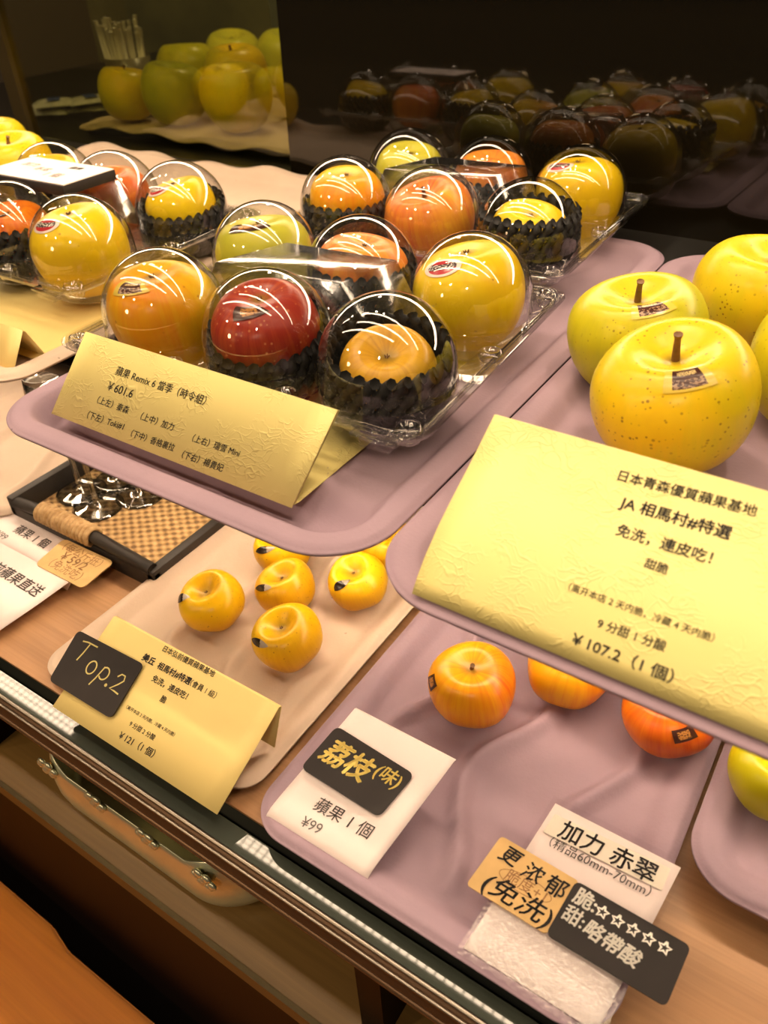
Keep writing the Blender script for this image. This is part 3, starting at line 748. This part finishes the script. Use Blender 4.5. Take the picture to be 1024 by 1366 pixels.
apple('bare yellow apple with an oval sticker in the rear right dome of the back pack', 'sk_gold', in_pack(pk3, 1, 1, -.002), .089, .94, (.12, -.10, -1.0), stk=('oval', -.95, 0.54, .0140, .0100, .35), seed=12, group=G, dip=.08)
apple('deep yellow apple with an oval sticker at the front right of the left pack', 'sk_gold', in_pack(pk1, 1, -1, -.002), .089, .95, (.12, .0, -1.0), stk=('oval', -.62, 0.52, .0140, .0100, .2), seed=13, group=G, dip=.08)
apple('yellow apple with an oval sticker ringed by a net in the left pack', 'sk_gold', in_pack(pk1, 1, 1, .000), .074, .9, (.15, 0, -1.0), stk=('oval', -.75, 0.48, .0140, .0100, .2), seed=14, group=G, dip=.08)
apple('small orange-red apple in a net at the left edge of the picture', 'sk_gala_red', in_pack(pk1, 0, -1, -.001), .074, .88, (.1, .1, -.6), stk=('ring', -.6, .42, .009, .007, .3), seed=15, group=G)
apple('orange apple under the white card in the left pack', 'sk_peach', in_pack(pk1, 0, 1, .0), .078, .9, (.1, 0, .6), seed=16, group=G)
apple('golden apple in the rear left dome of the left pack', 'sk_gold', in_pack(pk1, -1, 1, .002), .074, .9, (.1, 0, .6), seed=17, group=G)

G = 'jumbo apples on the lilac tray'
apple('front jumbo yellow apple with brown freckles, nearest the large sign', 'sk_jumbo', (-.0965, .464, 0), .101, .93, (.16, .03, -.97), stem=(.021, .10), stk=('crest', -.10, .62, .0112, .0098, .05), seed=21, group=G, on_floor=ZF, dip=.19, lobe=.02, wob=.015)
apple('jumbo green apple behind and left of the front one', 'sk_jumbo_green', (-.150, .548, 0), .099, .90, (.14, .05, -.9), stem=(.019, .15), stk=('crest', -.05, .55, .0108, .0094, .1), seed=22, group=G, on_floor=ZF, dip=.19, lobe=.02, wob=.015)
apple('jumbo yellow apple at the back, cut by the right edge of the picture', 'sk_jumbo', (-.088, .664, 0), .105, .88, (.05, .08, -.5), stem=(.018, .35), stk=('crest', -.62, .55, .0108, .0094, .1), seed=23, group=G, on_floor=ZF, dip=.19, lobe=.02, wob=.015)
apple('jumbo green-yellow apple right of the front one at the picture edge', 'sk_jumbo_green', (-.022, .560, 0), .104, .93, (.05, .05, .7), stem=(.017, .15), seed=24, group=G, on_floor=ZF, dip=.19, lobe=.02, wob=.015)

G = 'small yellow apples on the cream tray'
sm = dict(hr=.86, on_floor=.0075, group=G, lobe=.05, dip=.24, wob=.05)
apple('small yellow apple left of the others, russet on one side', 'sk_small', (-.400, .311, 0), .054, rot=(.12+.08, .10, -1.3), stk=('leaf', -.75, .72, .0095, .0062, 1.1), seed=31, **sm)
apple('small yellow apple in the middle of the group on the cream tray', 'sk_small', (-.357, .358, 0), .0515, rot=(.12+.12, .0, -1.2), stk=('leaf', -.55, .80, .0098, .0062, .45), seed=32, **sm)
apple('nearest small yellow apple on the cream tray, with red specks', 'sk_small', (-.319, .3115, 0), .056, rot=(.12+.10, .10, -1.0), stk=('leaf', -.75, .85, .0105, .0060, .25), seed=33, **sm)
apple('small yellow apple partly under the left lilac tray', 'sk_small', (-.391, .396, 0), .0525, rot=(.12+.15, .05, -1.0), stk=('leaf', -.45, .75, .0105, .0065, .4), seed=34, **sm)
apple('small yellow apple partly under the corner of the jumbo apple tray', 'sk_small', (-.309, .396, 0), .0515, rot=(.12+.15, .1, -.9), stk=('leaf', -.5, .62, .0090, .0062, 1.0), seed=35, **sm)
apple('small yellow apple barely showing between the two upper trays', 'sk_small', (-.318, .452, 0), .0515, rot=(.1, .1, .4), seed=36, **sm)

G = 'red-orange apples on the lower lilac tray'
apple('orange and red apple standing free on the lower lilac tray', 'sk_gala', (-.169, .343, 0), .0635, .90, (.12, .02, -.4), stem=(.007, .2), stk=('ring', -1.95, 1.02, .0055, .0050, 1.3), seed=41, group=G, on_floor=.0085, lobe=.03, dip=.15)
apple('orange apple half hidden under the lip of the jumbo apple tray', 'sk_gala', (-.116, .395, 0), .062, .86, (.1, 0, .9), stem=(.007, .2), seed=42, group=G, on_floor=.0085, lobe=.05)
apple('red-orange apple with a dark square sticker, top hidden by the tray above', 'sk_gala_red', (-.040, .392, 0), .063, .88, (.25, 0, -.8), stk=('ring', -.12, .98, .0068, .0060, .1), seed=43, group=G, on_floor=.0085)
apple('lime green apple with a dark leaf sticker at the right edge', 'sk_lime', (.033, .372, 0), .061, .96, (.15, .0, -.8), stk=('leaf', .05, 1.0, .0100, .0065, -.7), seed=44, on_floor=.018)

# pile at the far left and behind the clear pane
apple('yellow apple showing above the left pack at the picture edge', 'sk_jumbo', (-1.035, .655, 0), .100, .86, (.05, .05, .3), stem=(.012, .2), seed=51, on_floor=ZF+.004)
apple('second yellow apple at the top of the left picture edge', 'sk_jumbo', (-1.145, .70, 0), .100, .88, (0, .1, .8), stem=(.012, .2), seed=52, on_floor=ZF+.006)
G = 'apples behind the clear pane'
bk = [((-1.000, 1.065), .118, .200, 'sk_jumbo', 'big yellow apple nearest the right of the pane'), ((-1.145, 1.062), .112, .200, 'sk_jumbo_green', 'green apple in the middle of the front row behind the pane'),
      ((-1.250, 1.050), .100, .200, 'sk_jumbo', 'yellow apple at the left end of the row behind the pane'), ((-1.225, 1.185), .112, .212, 'sk_jumbo_green', 'green apple half hidden in the second row behind the pane'),
      ((-1.105, 1.180), .110, .214, 'sk_jumbo', 'yellow apple squeezed between two others behind the pane'), ((-1.245, 1.33), .112, .212, 'sk_green', 'green apple at the top of the pile behind the pane'),
      ((-1.125, 1.35), .115, .212, 'sk_green', 'pale apple at the top right of the pile behind the pane'), ((-.962, 1.200), .112, .202, 'sk_lime', 'green apple cut off by the black glass edge')]
for i, (c, D, z, sk, lb) in enumerate(bk):
    apple(lb, sk, (c[0], c[1], 0), D, .93, (.1, .05, i*1.3), stem=(.014, .2) if i in (2, 4) else None, seed=60+i, group=G, on_floor=z)
bt = pulp_tray('cream tray under the apples behind the clear pane', -1.335, -.70, .985, 1.46, .196, .200, M['cream'], r=.02, rimw=.01, ridge=.001, dip=.001, wavy=.003)
box_b = thing('wooden_riser', 'dark riser under the tray of apples behind the pane', 'riser', (-1.02, 1.2, .1825)); box('slab', -.30, .30, -.20, .22, 0, .010, M['black_shelf'], box_b)

# straws and sachets behind the pane
cup = thing('straw_cup', 'pot of white paper straws behind the clear pane', 'pot', (-1.455, 1.24, .1825))
bm = bmesh.new(); add_lathe(bm, [(0, .002), (.040, .002), (.046, .085), (.044, .085), (.038, .006), (0, .006)], 32); obj('pot', bm, plain('smoky_pot', (.12, .10, .06), .3), cup)
ws = plain('white_paper_straw', (.85, .80, .68), .7)
for k in range(26):
    a = random.random()*6.28; r = .034*math.sqrt(random.random()); h = .125+.03*random.random()
    bm = bmesh.new(); add_tube(bm, [(r*math.cos(a), r*math.sin(a), .008), (r*1.35*math.cos(a), r*1.35*math.sin(a), h)], .0042, 8)
    s = obj('paper_straw', bm, ws); s.location = cup.location; tag(s, 'white paper straw standing in the pot behind the pane', 'straw', 'paper straws in the pot')
sm_w = plain('white_sachet', (.50, .48, .40), .5, nscale=90, namp=.15); sm_b = plain('blue_sachet_print', (.05, .08, .25), .5)
for k in range(4):
    bm = bmesh.new(); bmesh.ops.create_grid(bm, x_segments=12, y_segments=8, size=.5)
    for v in bm.verts:
        x, y = v.co.x, v.co.y; v.co = (x*.085, y*.05, .010*(1-(2*x)**4)*(1-(2*y)**4))
    g = bmesh.ops.extrude_face_region(bm, geom=list(bm.faces)); 
    for v in [e for e in g['geom'] if isinstance(e, bmesh.types.BMVert)]: v.co.z = -v.co.z*.3-.0006
    s = obj('sachet', bm, sm_w); s.location = (-1.50+.045*(k % 2)+.02*(k//2), 1.06+.05*(k % 2), .1935+.015*(k//2)); s.rotation_euler = (0, 0, .5+.2*k)
    tag(s, ['lower left white sachet with blue print behind the pane', 'lower right white sachet with blue print behind the pane', 'upper left white sachet with blue print behind the pane', 'upper right white sachet with blue print behind the pane'][k], 'sachet', 'white sachets behind the pane')
    bm = bmesh.new(); add_box(bm, -.012, .012, -.02, .02, .0098, .0104); obj('print', bm, sm_b, s)
bd = thing('menu_board', 'grey board standing behind the apples and the pane', 'board', (-1.25, 1.75, .1825)); box('panel', -.25, .12, 0, .02, 0, .5, plain('grey_board', (.10, .10, .075), .6, nscale=5), bd); box('post', .19, .22, 0, .02, 0, .6, plain('pale_post', (.30, .27, .16), .5), bd)

# ================================================================== SIGNS
Y = M['yellow_paper']
# long tent in front of the middle pack, its tail running back under the pack
A = Sheet([(.2915, .1905), (.334, .243)], -.512, .236, .010, back=[(.3362, .2415), (.2945, .1912), (.30, .1905), (.60, .1905)])
A.make('price_tent', 'long folded yellow price tent in front of the middle apple pack', 'price sign', Y)
A.ink('lettering', [write('蘋果 Remix 6 當季（時令組）', (.0465, .0445), (.1362, .0440), .006), write('￥601.6', (.0446, .0315), (.0712, .0318), .008),
    write('（上左）秦森', (.0405, .0201), (.0737, .0203), .008), write('（上中）加力', (.0870, .0198), (.1194, .0200), .008), write('（上右）瑞雪 Mini', (.1390, .0180), (.1812, .0190), .008),
    write('（下左）Toki#1', (.0370, .0070), (.0757, .0080), .006), write('（下中）香格裏拉', (.0850, .0060), (.1276, .0068), .008), write('（下右）楊貴妃', (.1365, .0050), (.1738, .0058), .008)], M['ink'])
# second tent, left pack
A0 = Sheet([(.316, .1905), (.338, .222)], -.83, .236, .0, back=[(.340, .2205), (.352, .1925), (.345, .1905), (.60, .1905)])
A0.make('price_tent', 'folded yellow price tent cut by the left edge of the picture', 'price sign', M['yellow_plain'])
# large sign, right
B = Sheet([(.257, .199), (.2625, .2065), (.271, .2155), (.285, .2265), (.297, .2340), (.31, .2413), (.328, .2518), (.346, .263)], -.165, .221, 0, back=[(.349, .2615), (.372, .20), (.376, .1905)])
B.make('price_sign', 'large yellow price sign for the jumbo apples at the front of the right upper tray', 'price sign', Y)
B.ink('lettering', [write('日本青森優質蘋果基地', (.0767, .0945), (.1426, .0968), .010), write('免洗，連皮吃！', (.0867, .0662), (.1320, .0673), .016),
    write('甜脆', (.1051, .0552), (.1159, .0552), .014), write('（离开本店 2 天内脆，冷藏 4 天内脆）', (.0765, .0314), (.1452, .0325), .004), write('9 分甜 1 分酸', (.0957, .0196), (.1276, .0206), .010)], M['ink'])
B.ink('bold_lettering', [write('JA 相馬村#特選', (.0829, .0807), (.1356, .0818), .022), write('￥107.2（1 個）', (.0869, .0080), (.1350, .0084), .014, hs=.9)], M['ink'])
# "Top.2" sign
T = Sheet([(.1725, .0155), (.2085, .0330), (.244, .0505)], -.4385, .170, 0, back=[(.2465, .0490), (.2330, .0175)])
T.make('price_tent', 'yellow folded price tent with a small blackboard card on the cream tray', 'price sign', M['yellow_plain'])
T.ink('lettering', [write('日本弘前優質蘋果基地', (.0587, .0748), (.1105, .0760), .012), write('美丘', (.0467, .0620), (.0590, .0622), .03), write('相馬村#特選', (.0630, .0622), (.0960, .0630), .028), write('（會員 1 級）', (.0965, .0630), (.1212, .0634), .006),
    write('免洗，連皮吃！', (.0651, .0524), (.1005, .0530), .018), write('脆', (.0813, .0431), (.0863, .0433), .016), write('（离开本店 2 天内脆，冷藏 4 天内脆）', (.0592, .0266), (.1085, .0272), .004),
    write('9 分甜 2 分酸', (.0699, .0177), (.0954, .0180), .010), write('￥121（1 個）', (.0676, .0068), (.1025, .0080), .010)], M['ink'])
o, bs = T.card('blackboard_card', 'small blackboard card reading Top.2 at the left of the lower yellow tent', 'sign card', [(-.0195, .0575), (.0535, .0595), (.0555, .0150), (-.0150, .0145)], M['black_card'], .0022, .0012, .005)
def circle_pts(cx, cy, rx, ry, a0=0, a1=2*PI, n=18): return [(cx+rx*math.cos(a0+(a1-a0)*k/n), cy+ry*math.sin(a0+(a1-a0)*k/n)) for k in range(n+1)]
wdt = .0011
T.ink('chalk_lettering', [stroke([(-.0085, .0520), (-.003, .0532), (.0075, .0535)], wdt), stroke([(-.0005, .0525), (-.0015, .0445), (-.003, .0375)], wdt),
    stroke(circle_pts(.0135, .0385, .0042, .0052), wdt), stroke([(.0245, .0440), (.0225, .0335), (.0205, .0270)], wdt), stroke(circle_pts(.0272, .0395, .0042, .0048, 2.4, -2.4), wdt), stroke(circle_pts(.0345, .0330, .0007, .0007), .0012),
    stroke([(.0395, .0425), (.0420, .0455), (.0455, .0455), (.0468, .0420), (.0440, .0380), (.0390, .0325), (.0440, .0325), (.0490, .0320)], wdt)], M['gold_chalk'], .0037, o, bs)
# white folded card with the lychee blackboard
Wt = Sheet([(.189, .0120), (.1905, .0158), (.1945, .0185), (.203, .0212), (.24, .0297), (.278, .0385)], -.241, .0812, .012, back=[(.280, .037), (.262, .0150)])
Wt.make('price_tent', 'white folded price card with a gold-lettered blackboard card on the lower lilac tray', 'price sign', M['white_card'])
Wt.ink('lettering', [write('蘋果 1 個', (.0240, .0222), (.0665, .0236), .004), write('¥99', (.0240, .0090), (.0385, .0103), .0)], M['gray_ink'])
o, bs = Wt.card('blackboard_card', 'blackboard card with gold lychee lettering on the white folded sign', 'sign card', [(-.0005, .0770), (.0660, .0730), (.0645, .0380), (-.0008, .0400)], M['black_card'], .0014, .0012, .005)
Wt.ink('chalk_lettering', [write('荔枝', (.0040, .0530), (.0400, .0520), .030, hs=1.05, shear=.15), write('(味)', (.0430, .0600), (.0615, .0590), .016, shear=.1)], M['bright_gold'], .0029, o, bs)
# plastic sleeve sign
J = Sheet([(.186, .0160), (.288, .0320)], -.090, .0795, .010)
J.make('sleeve_sign', 'white price sheet in a shiny plastic sleeve at the bottom right', 'price sign', M['white_card'], .0008)
o, bs = J.card('name_strip', None, None, [(.0032, .0965), (.0750, .0995), (.0762, .0850), (.0030, .0825)], plain('ivory_strip', (.84, .78, .66), .6), .0004, .0003, .0008, part_of=J.o)
o['label'] = 'ivory name strip'
J.ink('lettering', [write('加力 赤翠', (.0110, .0850), (.0700, .0862), .014)], M['ink'], .0010)
J.ink('size_lettering', [write('（精品60mm-70mm）', (.0095, .0770), (.0715, .0780), .0)], M['gray_ink'], .0006)
K = Sheet([(.181, .0172), (.291, .0345)], -.0925, .0850, .010)
vs, fs = K.mesh(nu=30)
sv = []
for j in range(41):
    for i in range(31): sv.append(K.pt(K.W*i/30, K.tot*j/40, 0)-J.base)
sf = [(j*31+i, j*31+i+1, (j+1)*31+i+1, (j+1)*31+i) for j in range(40) for i in range(30)]
obj('plastic_sleeve', (sv, sf), M['sleeve'], J.o)
o, bs = J.card('kraft_card', 'tan kraft card with brush lettering over the plastic sleeve', 'sign card', [(-.0157, .0660), (.0362, .0645), (.0350, .0285), (-.0170, .0296)], M['kraft'], .0040, .0010, .003)
J.ink('brush_lettering', [write('更', (-.0105, .0535), (.0005, .0530), .016, shear=.2), write('浓', (.0055, .0510), (.0170, .0508), .014, shear=.15), write('郁', (.0205, .0505), (.0325, .0500), .014), write('(免洗)', (-.0095, .0325), (.0330, .0318), .010, hs=.85, shear=.1)], M['ink'], .0054, o, bs)
J.ink('faint_lettering', [write('脆度+1', (-.0010, .0440), (.0245, .0430), .0), stroke(circle_pts(.0115, .0465, .0165, .0052, 0, 2*PI, 30), .0004)], M['brown_ink'], .0054, o, bs)
o, bs = J.card('blackboard_card', 'blackboard card with white lettering and five stars at the bottom right', 'sign card', [(.0345, .0635), (.1015, .0625), (.1030, .0276), (.0348, .0280)], M['black_card'], .0056, .0012, .004)
def star(cx, cy, r, wd):
    p = [(cx+(r if k % 2 == 0 else r*.45)*math.cos(PI/2+k*PI/5), cy+(r if k % 2 == 0 else r*.45)*math.sin(PI/2+k*PI/5)) for k in range(11)]
    return stroke(p, wd)
J.ink('chalk_lettering', [write('脆:', (.0378, .0523), (.0505, .0520), .026)]+[star(.0548+.0089*k, .0548-.0001*k, .0036, .0012) for k in range(5)]+[write('甜:', (.0372, .0410), (.0490, .0405), .022), write('略帶酸', (.0505, .0395), (.0820, .0370), .026, shear=.12)], M['white_chalk'], .0070, o, bs)
# white sheets at the left
def flat_sheet(x0, y0, W, H, z, rot=0): 
    return Sheet([(y0, z), (y0+H*.5, z+.0012), (y0+H, z+.0035)], x0, W, rot, back=[(y0+H, z+.002), (y0+H*.96, .0006)])
P1 = flat_sheet(-.700, .272, .115, .047, .0052); P1.make('price_sheet', 'white price sheet lying against the rattan tray', 'price sign', M['white_card'])
P1.ink('lettering', [write('蘋果 1 個', (.035, .026), (.085, .025), .010), write('¥99', (.022, .013), (.038, .012), .0)], M['gray_ink'])
P2 = flat_sheet(-.720, .198, .168, .078, .0095, .006); P2.make('price_sheet', 'larger white price sheet overlapping the first at the left edge', 'price sign', M['white_card'])
P2.ink('lettering', [write('青森/弘前蘋果直送', (.040, .050), (.158, .048), .016), write('產地：日本', (.058, .032), (.110, .030), .012), write('紅玉蘋果', (.070, .014), (.118, .013), .012)], M['gray_ink'])
K2 = Sheet([(.270, .0125), (.312, .0165)], -.5975, .071, 0)
o, bs = K2.card('kraft_card', 'tan kraft card with a handwritten price beside the rattan tray', 'sign card', [(.001, .0405), (.0705, .0420), (.0700, .0040), (.004, .0030)], M['kraft'], .0, .001, .006)
K2.ink('handwriting', [write('（每公斤抵）', (.010, .0300), (.062, .0290), .0), write('￥59/2', (.018, .0195), (.052, .0190), .010), write('（免洗吃）', (.016, .0085), (.058, .0080), .0)], M['brown_ink'], .0013, o, bs)
# white card on the left pack
pc = thing('name_card', 'white card with black edges lying on top of the left apple pack', 'sign card', (pk1.location.x-.012, pk1.location.y-.004, pk1.location.z+.0470), .02)
box('card_body', -.066, .066, -.034, .034, 0, .010, M['black_card'], pc, .001); box('card_face', -.063, .0655, -.032, .033, .010, .0108, M['white_card'], pc)
items = [write('蘋果', (.018, .014), (.036, .014), .01), write('加力', (-.045, .004), (-.022, .004), .0), write('赤翠', (-.016, -.004), (.006, -.004), .0), write('1 個', (.014, -.016), (.036, -.016), .0)]
V, F = [], []
for a, b in items: k = len(V); V += [(x, y, .0110) for x, y in a]; F += [tuple(i+k for i in f) for f in b]
obj('lettering', (V, F), M['gray_ink'], pc, smooth=False)

# ================================================================== RATTAN TRAY AND GLASSES
rt = thing('rattan_tray', 'dark wooden tray with a woven rattan mat, holding stemmed glasses', 'tray', (-.584, .42, 0))
X0, X1, Y0, Y1 = -.105, .105, -.105, .16
bm = bmesh.new()
add_box(bm, X0, X1, Y0, Y0+.010, 0, .020, .002); add_box(bm, X0, X1, Y1-.010, Y1, 0, .030, .002); add_box(bm, X0, X0+.010, Y0, Y1, 0, .030, .002); add_box(bm, X1-.010, X1, Y0, Y1, 0, .022, .002)
# front wall rises to the handle
sharp(obj('frame', bm, M['charcoal_wood'], rt))
box('base', X0+.005, X1-.005, Y0+.005, Y1-.005, .001, .005, M['charcoal_wood'], rt)
box('woven_mat', X0+.010, X1-.010, Y0+.010, Y1-.010, .005, .0085, M['woven'], rt)
bm = bmesh.new(); add_tube(bm, [(-.10, Y0+.005, .022), (-.06, Y0+.005, .027), (.03, Y0+.005, .027), (.10, Y0+.005, .021)], .0062, 10); obj('handle_bar', bm, M['charcoal_wood'], rt)
bm = bmesh.new()
for k in range(15):
    x = -.052+.0052*k; pts = [(x+.002*math.sin(a)*.4, Y0+.005+.0085*math.cos(a), .0272+.0085*math.sin(a)) for a in [2*PI*i/14 for i in range(15)]]
    add_tube(bm, pts, .0029, 6)
obj('rope_wrap', bm, M['rope'], rt)
def goblet():
    bm = bmesh.new()
    add_lathe(bm, [(0, 0), (.0255, 0), (.0262, .0010), (.022, .0022), (.012, .0042), (.0042, .0075), (.0034, .014), (.0028, .040), (.0028, .070), (.0034, .078), (.010, .084), (.0185, .092), (.0225, .105), (.0215, .122), (.0190, .140),
                   (.0182, .140), (.0205, .122), (.0215, .105), (.0175, .0935), (.009, .0858), (0, .0850)], 40)
    return obj('glass_body', bm, M['glass'])
gs = [(-.655, .377, 'stemmed glass at the left of the rattan tray, behind the rope handle'), (-.618, .368, 'stemmed glass nearest the rope handle'), (-.640, .413, 'stemmed glass behind the two front ones on the rattan mat'), (-.596, .406, 'stemmed glass at the right of the group on the rattan mat')]
g0 = None
for i, (x, y, lb) in enumerate(gs):
    if i == 0: g0 = goblet(); o = g0; o.name = 'stemmed_glass'
    else: o = dup(g0)
    o.location = (x, y, .0087); tag(o, lb, 'glass', 'stemmed glasses on the rattan tray')

# ================================================================== SILVER TRAY AND BENCH
st = thing('silver_dish', 'scalloped silver dish with embossed rosettes on the shelf under the rail', 'dish', (-.394, .228, -.1515))
def loop(hx, hy, r, n=24): return rrect(-hx, hx, -hy, hy, r, n)
bm = bmesh.new(); rings = []
per = loop(.128, .062, .055)
def rimz(x, y):
    return .0045*math.cos(2*PI*(x/.0620)+PI) if True else 0
for sx, z, amp in ((.86, .0, 0), (.95, .0035, 0), (1.0, .012, .0), (1.03, .024, 0), (1.03, .037, .1), (1.01, .049, .5), (.985, .058, 1.0), (.96, .0640, 1.4), (.945, .0648, 1.4), (.935, .060, 1.0), (.93, .046, .4), (.91, .015, 0), (.86, .005, 0)):
    L = loop(.128*sx, .062*sx, .055*sx); rings.append([bm.verts.new((x, y, z+amp*rimz(x, y))) for x, y in L])
for A_, B_ in zip(rings, rings[1:]):
    n = len(A_)
    for k in range(n): bm.faces.new((A_[k], A_[(k+1) % n], B_[(k+1) % n], B_[k]))
bm.faces.new(rings[0][::-1]); bm.faces.new(rings[-1])
obj('bowl', bm, M['silver'], st)
for k, x in enumerate((-.093, -.031, .031, .093)):
    bm = bmesh.new()
    for q in range(7):
        a = 2*PI*q/6; r = 0 if q == 6 else .0068
        bmesh.ops.create_uvsphere(bm, u_segments=10, v_segments=6, radius=.0042, matrix=Matrix.Translation((r*math.cos(a)*1.25, -.0625+.0005, .0585+r*math.sin(a)))@Matrix.Diagonal((1.15, .55, 1, 1)))
    o = obj('rosette', bm, M['silver'], st, loc=(x, 0, 0))
bn = thing('wooden_bench', 'orange-brown wooden bench top in front of the counter at the bottom left', 'bench', (-.6, 0, -.9))
bm = bmesh.new()
pl = [(-.85, .127), (.020, .127), (.058, .119), (.70, .1245), (.70, -.22), (-.85, -.22)]
lo = [bm.verts.new((x, y, .455)) for x, y in pl]; hi = [bm.verts.new((x, y, .480)) for x, y in pl]; n = len(pl)
bm.faces.new(lo); bm.faces.new(hi[::-1])
for k in range(n): bm.faces.new((lo[k], hi[k], hi[(k+1) % n], lo[(k+1) % n]))
bmesh.ops.recalc_face_normals(bm, faces=list(bm.faces)); bmesh.ops.bevel(bm, geom=list(bm.edges), offset=.003, segments=2, affect='EDGES')
sharp(obj('seat', bm, M['wood_bench'], bn))
for x in (-.78, .63):
    for y in (-.18, .08):
        box('leg', x-.022, x+.022, y-.022, y+.022, 0, .456, M['wood_bench'], bn, .003)
